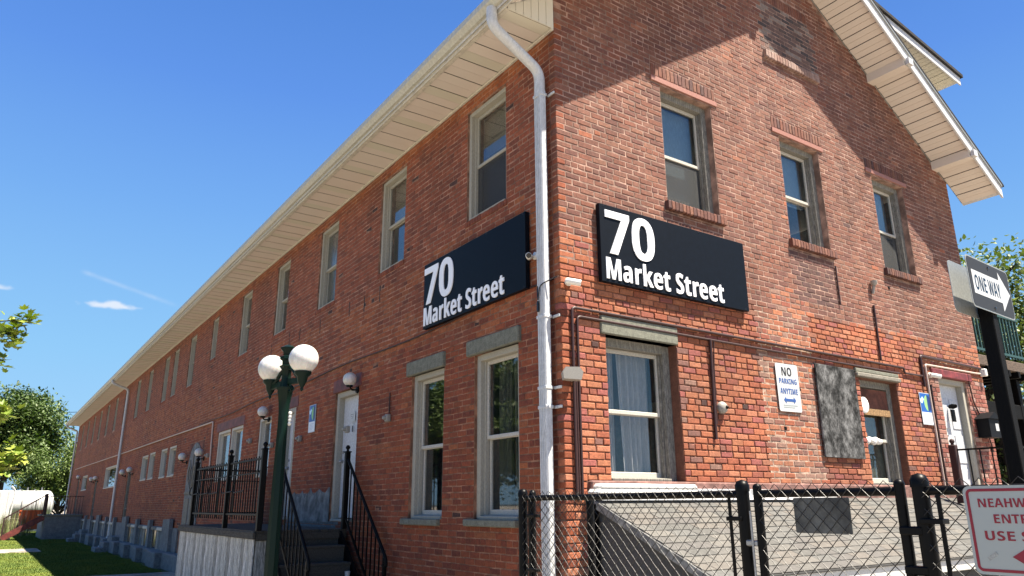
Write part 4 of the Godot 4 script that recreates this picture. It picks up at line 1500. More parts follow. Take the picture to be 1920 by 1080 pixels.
	rl.bar(Vector3(7.3, 2.45, 0.34), Vector3(7.36, 2.45, 1.15), 0.03, 0.025)
	rl.bar(Vector3(7.36, 2.45, 1.15), Vector3(9.2, 2.43, 1.2), 0.03, 0.025)
	rl.bar(Vector3(7.32, 1.84, 0.34), Vector3(7.36, 1.84, 1.15), 0.025, 0.02)
	obj("rail", rl, M["dark_iron"], sp)
	for i in 9:
		var q := MB.new()
		var p := Vector3(7.31, 0, 0.5).lerp(Vector3(7.36, 0, 1.12), i / 4.0) if i < 5 else Vector3(7.6 + (i - 5) * 0.4, 0, 1.16)
		q.bar(p + Vector3(0, 1.72, 0), p + Vector3(0, 2.45, 0), 0.016, 0.016)
		obj("baluster", q, M["dark_iron"], sp)


# ---------------------------------------------------------------- deck

func put_deck() -> void:
	var dk := hub("entry_deck", Transform3D(Basis.IDENTITY, Vector3(-0.7, 0, -8)))
	tag(dk, "raised entry deck with whitewashed board skirt and black iron railing by the long wall", "deck")
	var O := Vector3(0.7, 0, 8)
	var top := 1.36
	var fx := -1.42
	var z0 := -5.45
	var z1 := -10.5
	# floor boards run along the wall
	for i in 10:
		var x := -0.1 - i * 0.142
		var b := MB.new()
		b.box(O + Vector3(x, top - 0.02, (z0 + z1) / 2), Vector3(0.136, 0.04, z0 - z1 + 0.06), 0.006)
		obj("floor_board", b, M["deck_floor"], dk)
	var rim := MB.new()
	rim.box(O + Vector3(fx - 0.02, top - 0.07, (z0 + z1) / 2), Vector3(0.045, 0.1, z0 - z1 + 0.1), 0.008)
	rim.box(O + Vector3(-0.72, top - 0.09, z0 + 0.02), Vector3(1.38, 0.1, 0.04), 0.008)
	rim.box(O + Vector3(-0.72, top - 0.09, z1 - 0.02), Vector3(1.38, 0.1, 0.04), 0.008)
	obj("rim_board", rim, M["deck_floor"], dk)
	# skirt boards, each a little different
	var n := 32
	for i in n:
		var w := (z0 - z1) / n
		var z := z0 - (i + 0.5) * w
		var b := MB.new()
		b.box(O + Vector3(fx + rng.randf_range(-0.006, 0.006), (top - 0.12) / 2, z), Vector3(0.022, top - 0.12, w - rng.randf_range(0.006, 0.016)), 0.004, Basis(Vector3.RIGHT, rng.randf_range(-0.004, 0.004)))
		obj("skirt_board", b, skirt_mat(i), dk)
	for i in 8:
		var b := MB.new()
		b.box(O + Vector3(fx + 0.1 + i * 0.165, (top - 0.14) / 2, z0 - 0.01), Vector3(0.155, top - 0.14, 0.022), 0.004)
		obj("skirt_board", b, skirt_mat(i + 3), dk)
	var bk := MB.new()
	bk.box(O + Vector3(-0.75, 0.6, (z0 + z1) / 2), Vector3(1.2, 1.1, z0 - z1 - 0.12))  # one solid dark block fills the space under the deck
	obj("dark_fill", bk, M["dark_room"], dk)
	# stairs down towards the corner
	var rise := top / 6.0
	var run := 0.26
	for k in 5:
		var t := MB.new()
		var y := top - rise * (k + 1)
		t.box(O + Vector3(-0.68, y - 0.02, z0 + run * (k + 0.5) + 0.015), Vector3(1.06, 0.04, run + 0.03), 0.006)
		obj("stair_tread", t, M["deck_floor"], dk)
	for k in 6:
		var t := MB.new()
		t.box(O + Vector3(-0.68, top - rise * (k + 0.5) - 0.02, z0 + run * k + 0.012), Vector3(1.04, rise - 0.042, 0.02))
		obj("stair_riser", t, M["deck_floor"], dk)
	for x in [-0.13, -1.23]:
		var t := MB.new()
		t.bar(O + Vector3(x, top - 0.13, z0 - 0.05), O + Vector3(x, -0.02, z0 + run * 5.6), 0.04, 0.26)
		obj("stringer", t, M["dark_iron"], dk)
	# iron work
	var finial := func(s: MB, p: Vector3) -> void:
		s.lathe([Vector2(0, 0), Vector2(0.026, 0.0), Vector2(0.016, 0.02), Vector2(0.036, 0.05), Vector2(0.036, 0.065), Vector2(0.02, 0.09), Vector2(0, 0.098)], 14, Transform3D(Basis.IDENTITY, p))
	for q in [[fx, -9.62, 2.5], [fx, -7.18, 2.5], [fx, -5.3, 2.5], [-0.12, -9.62, 2.45], [-1.2, -5.36, 2.5], [-0.13, -5.3, 2.5]]:
		var s := MB.new()
		s.box(O + Vector3(q[0], (top + q[2]) / 2, q[1]), Vector3(0.075, q[2] - top, 0.075), 0.006)
		s.box(O + Vector3(q[0], q[2] + 0.01, q[1]), Vector3(0.095, 0.02, 0.095), 0.004)
		finial.call(s, O + Vector3(q[0], q[2] + 0.02, q[1]))
		obj("railing_post", s, M["dark_iron"], dk)
	var spans := [[Vector3(fx, 0, -9.62), Vector3(fx, 0, -7.18), 17], [Vector3(fx, 0, -7.18), Vector3(fx, 0, -5.3), 14], [Vector3(fx, 0, -9.62), Vector3(-0.12, 0, -9.62), 9]]
	for p in spans:
		var r := MB.new()
		for y in [2.38, 1.58]:
			r.bar(O + p[0] + Vector3(0, y, 0), O + p[1] + Vector3(0, y, 0), 0.03, 0.03, Vector3.UP, 0.003)
		r.bar(O + p[0] + Vector3(0, 2.18, 0), O + p[1] + Vector3(0, 2.18, 0), 0.022, 0.018)
		obj("rail", r, M["dark_iron"], dk)
		var nb: int = p[2]
		for i in range(1, nb):
			var b := MB.new()
			var a: Vector3 = O + p[0].lerp(p[1], float(i) / nb)
			b.bar(a + Vector3(0, 1.5, 0), a + Vector3(0, 2.42, 0), 0.016, 0.016)
			obj("baluster", b, M["dark_iron"], dk)
	# hanging-basket hooks clamped along the railing
	for z in [-9.7, -8.9, -8.2, -7.3, -6.6]:
		var h := MB.new()
		var p := []
		for i in 12:
			var a := PI * 0.55 + i * 0.28
			p.append(O + Vector3(fx - 0.05 - 0.0 * i, 1.98 + 0.07 * sin(a), z + 0.1 * cos(a)))
		p.append(O + Vector3(fx - 0.05, 1.93, z + 0.55))
		h.tube(p, 0.011, 6)
		obj("hook", h, M["dark_iron"], dk)
	# stair rails
	for x in [-0.13, -1.2]:
		var a := O + Vector3(x, 2.45, -5.33)
		var b := O + Vector3(x, 1.02, -3.78)
		var r := MB.new()
		r.tube(bent([a, b, b + Vector3(0, -0.12, 0.03), b + Vector3(0, -0.1, -0.08)], 0.05), 0.024, 8)
		r.bar(a + Vector3(0, -0.86, 0), b + Vector3(0, -0.86, 0), 0.025, 0.03)
		obj("stair_rail", r, M["dark_iron"], dk)
		for i in 11:
			var p := a.lerp(b, (i + 0.5) / 11.0)
			var q := MB.new()
			q.bar(p + Vector3(0, -0.86, 0), p, 0.017, 0.017)
			obj("baluster", q, M["dark_iron"], dk)
		var np := MB.new()
		np.box(b + Vector3(0, -0.5, -0.03), Vector3(0.05, 1.0, 0.05), 0.004)
		obj("railing_post", np, M["dark_iron"], dk)
	# cloth and a paper cup left on the treads
	var cup := MB.new()
	cup.lathe([Vector2(0, 0), Vector2(0.03, 0), Vector2(0.042, 0.11), Vector2(0.038, 0.11), Vector2(0.028, 0.006), Vector2(0, 0.006)], 14)
	tag(obj("paper_cup", cup, M["white_paint"], null, Transform3D(Basis.IDENTITY, Vector3(-0.24, top - rise * 3, z0 + run * 2.5))), "white paper cup left on a stair tread below the right railing", "cup")


func skirt_mat(i: int) -> Material:
	var key := "skirt%d" % (i % 5)
	if not M.has(key):
		var m: StandardMaterial3D = M["deck_board"].duplicate()
		m.albedo_color = [lin(0.8, 0.79, 0.74), lin(0.64, 0.635, 0.59), lin(0.9, 0.88, 0.83), lin(0.46, 0.45, 0.41), lin(0.72, 0.71, 0.66)][i % 5]
		m.uv1_offset = Vector3(i * 0.37, i * 0.21, i * 0.53)
		M[key] = m
	return M[key]


# ---------------------------------------------------------------- signs, lamps and small fittings on the walls

func globe_lamp(called: String, u: float, y: float, label: String) -> void:
	var l := hub(called, on_wall("L", u, y, 0))
	tag(l, label, "wall lamp", "globe lamps along the long wall")
	var a := MB.new()
	a.lathe([Vector2(0, 0), Vector2(0.055, 0), Vector2(0.05, 0.03), Vector2(0, 0.035)], 16, Transform3D(Basis(Vector3.RIGHT, PI / 2), Vector3(0, -0.16, 0)))
	a.tube(bent([Vector3(0, -0.16, 0.02), Vector3(0, -0.17, 0.12), Vector3(0, -0.1, 0.15)], 0.05), 0.014, 8)
	a.lathe([Vector2(0, 0), Vector2(0.05, 0.0), Vector2(0.06, 0.02), Vector2(0.055, 0.035), Vector2(0, 0.035)], 16, Transform3D(Basis.IDENTITY, Vector3(0, -0.125, 0.15)))
	obj("bracket", a, M["dark_iron"], l)
	var g := MB.new()
	g.ball(Vector3(0, 0, 0.15), 0.112, 24)
	obj("globe", g, M["globe_glass"], l)


func plate(parent: Node, w: float, h: float, d: float, m: Material, r := 0.0, called := "panel") -> MeshInstance3D:
	# an upright sign plate, its back on z = 0
	var s := MB.new()
	if r <= 0.0:
		s.box(Vector3(0, 0, d / 2), Vector3(w, h, d), 0.002)
	else:
		s.prism(rounded(w, h, r), d, Transform3D(Basis.IDENTITY, Vector3(0, 0, d)))
	return obj(called, s, m, parent)


func rounded(w: float, h: float, r: float) -> PackedVector2Array:
	var p := PackedVector2Array()
	for c in [[1, 1, 0.0], [-1, 1, PI / 2], [-1, -1, PI], [1, -1, PI * 1.5]]:
		for k in 7:
			var a: float = c[2] + k / 6.0 * PI / 2
			p.append(Vector2(c[0] * (w / 2 - r) + cos(a) * r, c[1] * (h / 2 - r) + sin(a) * r))
	return p


func ring(w: float, h: float, r: float, t: float) -> MB:
	# the painted border of a sign as a flat band
	var o := rounded(w, h, r)
	var i := rounded(w - 2 * t, h - 2 * t, maxf(r - t, 0.003))
	var s := MB.new()
	for k in o.size():
		var n := (k + 1) % o.size()
		s.face([Vector3(o[k].x, o[k].y, 0), Vector3(o[n].x, o[n].y, 0), Vector3(i[n].x, i[n].y, 0), Vector3(i[k].x, i[k].y, 0)], Vector3(0, 0, 1))
	return s


func camera_fitting(at: Transform3D, label: String, dome := false) -> void:
	var c := hub("security_camera", at)
	tag(c, label, "security camera")
	var b := MB.new()
	b.lathe([Vector2(0, 0), Vector2(0.045, 0), Vector2(0.045, 0.02), Vector2(0.02, 0.03), Vector2(0, 0.03)], 16, Transform3D(Basis(Vector3.RIGHT, PI / 2), Vector3.ZERO))
	b.tube(bent([Vector3(0, 0, 0.02), Vector3(0, -0.02, 0.07), Vector3(0.02, -0.02, 0.09)], 0.03), 0.014, 8)
	obj("bracket", b, M["device_white"], c)
	var h := MB.new()
	var turn := Transform3D(Basis(Vector3(0, 1, 0), 0.9) * Basis(Vector3.RIGHT, PI / 2 + 0.2), Vector3(-0.01, -0.02, 0.09))
	h.lathe([Vector2(0, -0.07), Vector2(0.03, -0.07), Vector2(0.036, -0.05), Vector2(0.036, 0.09), Vector2(0.03, 0.095), Vector2(0.03, 0.09), Vector2(0, 0.09)], 18, turn)
	obj("housing", h, M["device_white"], c)
	var l := MB.new()
	l.lathe([Vector2(0, 0.087), Vector2(0.029, 0.087), Vector2(0.029, 0.093), Vector2(0, 0.093)], 16, turn)
	obj("lens", l, M["lens_black"], c)


func sign_screws(a: Node3D) -> void:
	var s := MB.new()
	for x in [-1.19, -0.4, 0.4, 1.19]:
		for y in [-0.442, 0.442]:
			s.lathe([Vector2(0, 0), Vector2(0.009, 0), Vector2(0.007, 0.004), Vector2(0, 0.005)], 10, Transform3D(Basis(Vector3.RIGHT, PI / 2), Vector3(x, y, 0.075)))
	obj("screw", s, M["lens_black"], a)


func put_signs_and_lamps() -> void:
	# the two big name boards
	var a := hub("address_sign", on_wall("R", 1.785, 4.535, 0.0))
	tag(a, "navy 70 Market Street board with white letters on the sunlit gable wall", "sign", "70 Market Street boards")
	var s := MB.new()
	s.box(Vector3(0, 0, 0.045), Vector3(2.51, 0.93, 0.06), 0.004)
	obj("panel", s, M["sign_navy"], a)
	sign_screws(a)
	letters(a, "70", 0.77, 0.53, 0.012, M["sign_letter"], Vector3(-1.18, -0.12, 0.075))
	letters(a, "Market Street", 1.96, 0.27, 0.012, M["sign_letter"], Vector3(-1.19, -0.43, 0.075))
	a = hub("address_sign", on_wall("L", 1.76, 4.5, 0.0))
	tag(a, "navy 70 Market Street board in shade on the long side wall", "sign", "70 Market Street boards")
	s = MB.new()
	s.box(Vector3(0, 0, 0.045), Vector3(2.46, 0.93, 0.06), 0.004)
	obj("panel", s, M["sign_navy"], a)
	sign_screws(a)
	letters(a, "70", 0.8, 0.54, 0.012, M["sign_letter"], Vector3(-1.2, -0.13, 0.075))
	letters(a, "Market Street", 2.0, 0.275, 0.012, M["sign_letter"], Vector3(-1.2, -0.43, 0.075))

	# no parking sign
	var n := hub("no_parking_sign", on_wall("R", 3.765, 3.15, 0.016) * Transform3D(Basis(Vector3(0, 0, 1), 0.012), Vector3.ZERO))
	tag(n, "white no parking anytime sign screwed to the orange bricks", "sign")
	plate(n, 0.47, 0.63, 0.004, M["sign_white"], 0.03)
	letters(n, "NO", 0.21, 0.115, 0.002, M["sign_dark"], Vector3(-0.115, 0.155, 0.0045))
	letters(n, "PARKING", 0.37, 0.07, 0.002, M["sign_blue"], Vector3(-0.185, 0.05, 0.0045))
	letters(n, "ANYTIME", 0.37, 0.075, 0.002, M["sign_blue"], Vector3(-0.185, -0.085, 0.0045))
	var ar := MB.new()
	ar.prism(PackedVector2Array([Vector2(-0.13, 0), Vector2(-0.08, 0.045), Vector2(-0.08, 0.018), Vector2(0.08, 0.018), Vector2(0.08, 0.045), Vector2(0.13, 0), Vector2(0.08, -0.045), Vector2(0.08, -0.018), Vector2(-0.08, -0.018), Vector2(-0.08, -0.045)]), 0.002, Transform3D(Basis.IDENTITY, Vector3(0, -0.165, 0.0065)))
	obj("arrow", ar, M["sign_blue"], n)
	var pr := MB.new()
	for k in 2:
		pr.face([Vector3(-0.15, -0.238 - k * 0.026, 0.006), Vector3(0.15 - k * 0.06, -0.238 - k * 0.026, 0.006), Vector3(0.15 - k * 0.06, -0.226 - k * 0.026, 0.006), Vector3(-0.15, -0.226 - k * 0.026, 0.006)], Vector3(0, 0, 1))
	obj("small_print", pr, M["sign_grey"], n)
	# blue and white notices
	for k in 2:
		var q := hub("notice_board", on_wall("R", 7.25, 3.1, 0.012) if k == 0 else on_wall("L", 7.35, 3.23, 0.012))
		tag(q, "blue and white notice beside the white door in the gable wall" if k == 0 else "blue and white notice between the two deck doors", "notice", "blue and white notices")
		plate(q, 0.32 if k == 0 else 0.34, 0.5, 0.004, M["sign_white"], 0.01)
		var im := Image.create(96, 150, false, Image.FORMAT_RGB8)
		im.fill(Color(0.86, 0.88, 0.9))
		im.fill_rect(Rect2i(0, 0, 96, 92), Color(0.12, 0.33, 0.62))
		for y in 92:
			for x in 96:
				var dx := (x - 70) / 34.0
				var dy := (y - 46) / 40.0
				if dx * dx + dy * dy < 1.0:
					im.set_pixel(x, y, Color(0.1, 0.22, 0.45).lerp(Color(0.55, 0.75, 0.45), clampf(0.6 - dx, 0, 1)) if x < 66 else Color(0.08, 0.18, 0.4))
				elif y < 40 + 10 * sin(x * 0.12) and y > 22 + 6 * sin(x * 0.2):
					im.set_pixel(x, y, Color(0.75, 0.86, 0.93))
		for r in 5:
			im.fill_rect(Rect2i(14, 104 + r * 8, 66 - (r * 17) % 23, 2), Color(0.62, 0.66, 0.74))
		var pm := StandardMaterial3D.new()
		pm.resource_name = "notice_print"
		pm.albedo_texture = ImageTexture.create_from_image(im)
		pm.roughness = 0.4
		var pf := MB.new()
		pf.quad_uv(Vector3(-0.15, -0.24, 0.0055), Vector3(0.15, -0.24, 0.0055), Vector3(0.15, 0.24, 0.0055), Vector3(-0.15, 0.24, 0.0055))
		obj("print", pf, pm, q)
	# paper slips on the deck door
	var sl := hub("paper_notice", on_wall("L", 5.78, 3.12, -0.12))
	tag(sl, "paper notice taped to the white deck door", "notice")
	plate(sl, 0.2, 0.16, 0.002, M["sign_white"])
	var ink := MB.new()
	for k in 3:
		ink.box(Vector3(-0.01, 0.04 - k * 0.03, 0.0028), Vector3(0.14 - 0.03 * k, 0.006, 0.001))
	ink.box(Vector3(0.02, -0.2, 0.003), Vector3(0.03, 0.1, 0.004))
	obj("ink", ink, M["sign_dark"], sl)

	# weathered black board over a window
	var bd := hub("boarded_panel", on_wall("R", 4.85, 2.905, 0.02))
	tag(bd, "weathered black board fixed over a window beside the no parking sign", "board")
	s = MB.new()
	s.box(Vector3(0, 0, 0.0125), Vector3(0.94, 1.26, 0.025), 0.004, Basis(Vector3(0, 0, 1), -0.006))
	obj("panel", s, M["black_board"], bd)

	# mailbox
	var mb := hub("mailbox", on_wall("R", 9.02, 2.72, 0.0))
	tag(mb, "black house-shaped mailbox with a white card beside the white door", "mailbox")
	s = MB.new()
	s.prism(PackedVector2Array([Vector2(-0.18, 0), Vector2(0.18, 0), Vector2(0.18, 0.31), Vector2(-0.18, 0.31)]), 0.2, Transform3D(Basis.IDENTITY, Vector3(0, 0, 0.21)))
	obj("body", s, M["mailbox"], mb)
	s = MB.new()
	s.prism(PackedVector2Array([Vector2(-0.22, 0.305), Vector2(0.22, 0.305), Vector2(0.0, 0.42)]), 0.24, Transform3D(Basis.IDENTITY, Vector3(0, 0, 0.24)))
	obj("lid", s, M["mailbox"], mb)
	s = MB.new()
	s.box(Vector3(0.08, 0.17, 0.212), Vector3(0.11, 0.12, 0.004))
	obj("card", s, M["sign_white"], mb)

	# globe lamps on the long wall
	globe_lamp("globe_lamp", 5.33, 3.66, "round white wall lamp above the nearer white deck door")
	globe_lamp("globe_lamp", 10.0, 3.62, "round white wall lamp at the narrow window behind the street lamp post")
	globe_lamp("globe_lamp", 15.6, 3.1, "round white wall lamp on the near side of the arched door")
	globe_lamp("globe_lamp", 17.7, 3.1, "round white wall lamp on the far side of the arched door")
	globe_lamp("globe_lamp", 27.5, 3.12, "round white wall lamp near the middle downspout, on the corner side of a narrow door")
	globe_lamp("globe_lamp", 29.4, 3.1, "round white wall lamp between the narrow door and the middle downspout")
	globe_lamp("globe_lamp", 38.8, 3.15, "nearer of two round wall lamps past the middle downspout at a narrow door")
	globe_lamp("globe_lamp", 40.5, 3.15, "farther of two round wall lamps past the middle downspout at a narrow door")
	globe_lamp("globe_lamp", 47.8, 3.5, "farthest round wall lamp above the railed concrete landing")

	# cameras and flood light at the corner
	camera_fitting(on_wall("R", 0.1, 4.0, 0.0), "white bullet camera on the gable wall below the name board corner")
	camera_fitting(on_wall("L", 0.43, 4.4, 0.0), "white bullet camera on the shaded wall between name board and downspout")
	camera_fitting(on_wall("R", 7.55, 3.66, 0.0), "white camera left of the painted head over the white door")
	var fl := hub("flood_light", on_wall("R", 0.06, 2.97, 0.03))
	tag(fl, "old grey wall light at the corner beside the downspout", "wall light")
	s = MB.new()
	s.box(Vector3(0, 0, 0.01), Vector3(0.1, 0.1, 0.06), 0.01)
	obj("back_plate", s, M["device_grey"], fl)
	s = MB.new()
	s.prism(PackedVector2Array([Vector2(-0.1, -0.05), Vector2(0.08, -0.06), Vector2(0.1, 0.02), Vector2(0.06, 0.07), Vector2(-0.08, 0.07), Vector2(-0.11, 0.02)]), 0.12, Transform3D(Basis(Vector3.UP, -0.5), Vector3(-0.06, 0, 0.15)))
	obj("housing", s, M["device_grey"], fl)
	var bl := hub("alarm_bell", on_wall("R", 2.41, 2.8, 0.0))
	tag(bl, "round grey alarm sounder beside the brown vertical conduit", "alarm")
	s = MB.new()
	s.lathe([Vector2(0, 0), Vector2(0.07, 0), Vector2(0.075, 0.03), Vector2(0.06, 0.06), Vector2(0.03, 0.075), Vector2(0, 0.078)], 20, Transform3D(Basis(Vector3.RIGHT, PI / 2), Vector3.ZERO))
	obj("dome", s, M["device_grey"], bl)
	s = MB.new()
	s.ball(Vector3(0.02, 0.0, 0.08), 0.022, 12)
	obj("button", s, M["dark_iron"], bl)
	var bu := hub("lamp_holder", on_wall("R", 6.18, 4.93, 0.0))
	tag(bu, "small bare lamp holder under the third upper gable window", "lamp")
	s = MB.new()
	s.tube([Vector3(0, -0.12, 0.02), Vector3(0, 0.0, 0.05)], 0.022, 10)
	s.lathe([Vector2(0.02, 0), Vector2(0.045, 0.03), Vector2(0.05, 0.08), Vector2(0, 0.09)], 14, Transform3D(Basis.IDENTITY, Vector3(0, 0, 0.06)))
	obj("socket", s, M["device_grey"], bu)


# ---------------------------------------------------------------- street lamp

func put_street_lamp() -> void:
	var P := Vector3(-2.3, 0, -1.78)
	var l := hub("street_lamp", Transform3D(Basis.IDENTITY, P))
	tag(l, "dark green street lamp with two big white globes before the deck stairs", "street lamp")
	var s := MB.new()
	s.lathe([Vector2(0, 0), Vector2(0.2, 0), Vector2(0.2, 0.08), Vector2(0.15, 0.12), Vector2(0.13, 0.5), Vector2(0.085, 0.6), Vector2(0.075, 0.66)], 8)
	obj("base", s, M["lamp_green"], l)
	s = MB.new()
	s.lathe([Vector2(0.072, 0.66), Vector2(0.066, 1.4), Vector2(0.058, 2.1), Vector2(0.052, 2.6), Vector2(0.06, 2.72), Vector2(0.082, 2.86), Vector2(0.095, 2.875), Vector2(0.095, 2.895), Vector2(0.05, 2.9)], 8)
	obj("post", s, M["lamp_green"], l)
	s = MB.new()
	s.lathe([Vector2(0.062, 2.900), Vector2(0.05, 2.978), Vector2(0.048, 3.071), Vector2(0.075, 3.102), Vector2(0.085, 3.117), Vector2(0.055, 3.133), Vector2(0.06, 3.179), Vector2(0.085, 3.191), Vector2(0.085, 3.218), Vector2(0.05, 3.233), Vector2(0.055, 3.272), Vector2(0.085, 3.303), Vector2(0.085, 3.318), Vector2(0.03, 3.346), Vector2(0, 3.353)], 8)
	obj("cap", s, M["lamp_green"], l)
	var dirs := [Vector3(0.13, 0, 0.99), Vector3(-0.13, 0, -0.99)]
	for d in dirs:
		var dd: Vector3 = d.normalized()
		var g: Vector3 = dd * 0.37
		var arm := MB.new()
		arm.bar(dd * 0.03 + Vector3(0, 2.95, 0), g + Vector3(0, 2.93, 0), 0.035, 0.06, Vector3.UP, 0.006)
		arm.tube(bent([dd * 0.05 + Vector3(0, 3.1, 0), dd * 0.16 + Vector3(0, 3.06, 0), dd * 0.24 + Vector3(0, 2.98, 0), g + Vector3(0, 2.96, 0)], 0.08), 0.02, 8)
		arm.lathe([Vector2(0, -0.12), Vector2(0.018, -0.1), Vector2(0.012, -0.08), Vector2(0.03, -0.05), Vector2(0.045, -0.02), Vector2(0.055, 0.03), Vector2(0.085, 0.06), Vector2(0.085, 0.085), Vector2(0.04, 0.09)], 16, Transform3D(Basis.IDENTITY, g + Vector3(0, 2.93, 0)))
		var sc := []
		for i in 14:
			var t := i * 0.42
			sc.append(dd * (0.12 + 0.045 * cos(t) * (1 - i * 0.045)) + Vector3(0, 2.86 + 0.045 * sin(t) * (1 - i * 0.045), 0))
		arm.tube(sc, 0.012, 6)
		obj("arm", arm, M["lamp_green"], l)
		var b := MB.new()
		b.ball(g + Vector3(0, 3.145, 0), 0.148, 40)
		obj("globe", b, M["globe_glass"], l)
	# white beads stand in for sun glints on the post
	s = MB.new()
	for k in 4:
		s.ball(Vector3(0.06, 2.52 + k * 0.035, 0.03), 0.022, 10)
	obj("glint_beads", s, M["device_white"], l)


# ---------------------------------------------------------------- chain link

func wire_mesh(a: Vector3, b: Vector3, y0: float, y1: float, pitch := 0.072) -> MB:
	var s := MB.new()
	var L := a.distance_to(b)
	var d := (b - a).normalized()
	var nrm := d.cross(Vector3.UP).normalized()
	var H := y1 - y0
	var k := -int(H / pitch) - 1
	while k * pitch < L:
		for f in [1.0, -1.0]:
			var u0 := k * pitch
			var ua := maxf(u0, 0.0)
			var ub := minf(u0 + H, L)
			if ub - ua < 0.02:
				continue
			var A: Vector3
			var B: Vector3
			if f > 0:
				A = a + d * ua + Vector3(0, y0 + (ua - u0), 0)
				B = a + d * ub + Vector3(0, y0 + (ub - u0), 0)
			else:
				A = a + d * ua + Vector3(0, y1 - (ua - u0), 0)
				B = a + d * ub + Vector3(0, y1 - (ub - u0), 0)
			# weave: every crossing bends the wire a little
			var m := maxi(2, int((ub - ua) / (pitch / 2)))
			var pts := []
			for i in m + 1:
				var q := A.lerp(B, float(i) / m)
				pts.append(q + nrm * f * (0.0022 if i % 2 == 0 else -0.0008))
			s.tube(pts, 0.0021, 4, -1.0, false)
		k += 1
	# hooked knuckles above the top rail
	var u := 0.0
	while u < L - pitch:
		var p := a + d * u + Vector3(0, y1, 0)
		s.tube([p, p + d * pitch * 0.5 + Vector3(0, 0.035, 0), p + d * pitch + Vector3(0, 0, 0)], 0.0021, 4, -1.0, false)
		u += pitch
	return s


func put_fence() -> void:
	var X := -1.4
	var Y := 1.745
	var f := hub("chain_link_fence", Transform3D(Basis.IDENTITY, Vector3(X, 0, 2.3)))
	tag(f, "black chain-link fence with top rail before the lean-to roof", "fence")
	var O := Vector3(-X, 0, -2.3)
	var post := func(x: float, z: float, r: float, h: float, parent: Node3D, off: Vector3, called: String) -> void:
		var s := MB.new()
		s.tube([off + Vector3(x, 0, z), off + Vector3(x, h, z)], r, 16)
		s.lathe([Vector2(r * 1.12, -0.03), Vector2(r * 1.12, 0.0), Vector2(r * 0.8, 0.022), Vector2(0, 0.03)], 16, Transform3D(Basis.IDENTITY, off + Vector3(x, h, z)))
		obj(called, s, M["black_metal"], parent)
	post.call(X, 1.24, 0.034, Y + 0.04, f, O, "post")
	post.call(X + 0.02, 1.335, 0.024, Y + 0.03, f, O, "post")
	post.call(X, 3.27, 0.034, Y + 0.045, f, O, "post")
	post.call(X, 4.215, 0.034, Y + 0.045, f, O, "post")
	post.call(X, 6.4, 0.034, Y + 0.04, f, O, "post")
	post.call(-0.77, 1.27, 0.03, Y - 0.02, f, O, "post")
	for seg in [[1.27, 3.25], [4.22, 6.4]]:
		var s := MB.new()
		s.tube([O + Vector3(X, Y, seg[0]), O + Vector3(X, Y, seg[1])], 0.02, 12)
		obj("rail", s, M["black_metal"], f)
		var w := wire_mesh(O + Vector3(X - 0.027, 0, seg[0]), O + Vector3(X - 0.027, 0, seg[1]), 0.05, Y + 0.012)
		obj("wire_mesh", w, M["wire_black"], f)
	var ret := MB.new()
	ret.tube([O + Vector3(X, Y, 1.27), O + Vector3(-0.77, Y, 1.27)], 0.018, 12)
	obj("rail", ret, M["black_metal"], f)
	obj("wire_mesh", wire_mesh(O + Vector3(X, 0, 1.245), O + Vector3(-0.77, 0, 1.245), 0.05, Y + 0.01), M["wire_black"], f)
	# tension bars and bands
	for z in [1.36, 3.2, 4.3]:
		var s := MB.new()
		s.box(O + Vector3(X - 0.03, 0.9, z), Vector3(0.006, 1.66, 0.018))
		for y in [0.3, 0.8, 1.25, 1.62]:
			s.box(O + Vector3(X - 0.015, y, z + (0.03 if z < 4 else -0.04)), Vector3(0.06, 0.022, 0.1), 0.003)
		obj("tension_bar", s, M["black_metal"], f)
	# gate
	var g := hub("chain_link_gate", Transform3D(Basis.IDENTITY, Vector3(X, 0, 3.75)))
	tag(g, "narrow black chain-link gate between two posts of the fence", "gate")
	var Q := Vector3(-X, 0, -3.75)
	for z in [3.365, 4.125]:
		var s := MB.new()
		s.tube([Q + Vector3(X, 0.08, z), Q + Vector3(X, Y + 0.03, z)], 0.023, 14)
		s.ball(Q + Vector3(X, Y + 0.03, z), 0.024, 12)
		obj("stile", s, M["black_metal"], g)
	for y in [0.12, Y]:
		var s := MB.new()
		s.tube([Q + Vector3(X, y, 3.365), Q + Vector3(X, y, 4.125)], 0.02, 12)
		obj("rail", s, M["black_metal"], g)
	obj("wire_mesh", wire_mesh(Q + Vector3(X - 0.026, 0, 3.385), Q + Vector3(X - 0.026, 0, 4.105), 0.1, Y + 0.012), M["wire_black"], g)
	var gp := hub("gate_plate", Transform3D(Basis(Vector3(0, 0, 1), Vector3.UP, Vector3(-1, 0, 0)), Vector3(X - 0.012, 1.64, 3.735)))
	tag(gp, "square blank grey metal plate fixed behind the wire of the gate", "sign plate")
	plate(gp, 0.3, 0.165, 0.003, M["patch_panel"], 0.008)
	for y in [1.58, 1.42]:
		var s := MB.new()
		s.box(Q + Vector3(X - 0.01, y, 4.165), Vector3(0.06, 0.035, 0.1), 0.005)
		obj("hinge", s, M["black_metal"], g)
	var hs := MB.new()
	hs.box(Q + Vector3(X - 0.01, 1.36, 4.155), Vector3(0.07, 0.03, 0.1), 0.006)
	hs.box(Q + Vector3(X - 0.01, 1.345, 4.2), Vector3(0.1, 0.025, 0.03), 0.004)
	obj("hinge", hs, M["galvanized"], g)
	var lt := MB.new()
	lt.box(Q + Vector3(X - 0.01, 1.5, 3.32), Vector3(0.045, 0.03, 0.07), 0.006)
	lt.tube([Q + Vector3(X - 0.035, 1.2, 3.335), Q + Vector3(X - 0.035, 1.66, 3.335)], 0.006, 8)
	obj("latch", lt, M["galvanized"], g)

	# sign on the fence
	var n := hub("entrance_sign", Transform3D(Basis(Vector3(0, 0, 1), Vector3.UP, Vector3(-1, 0, 0)), Vector3(X - 0.045, 1.592, 4.638)))
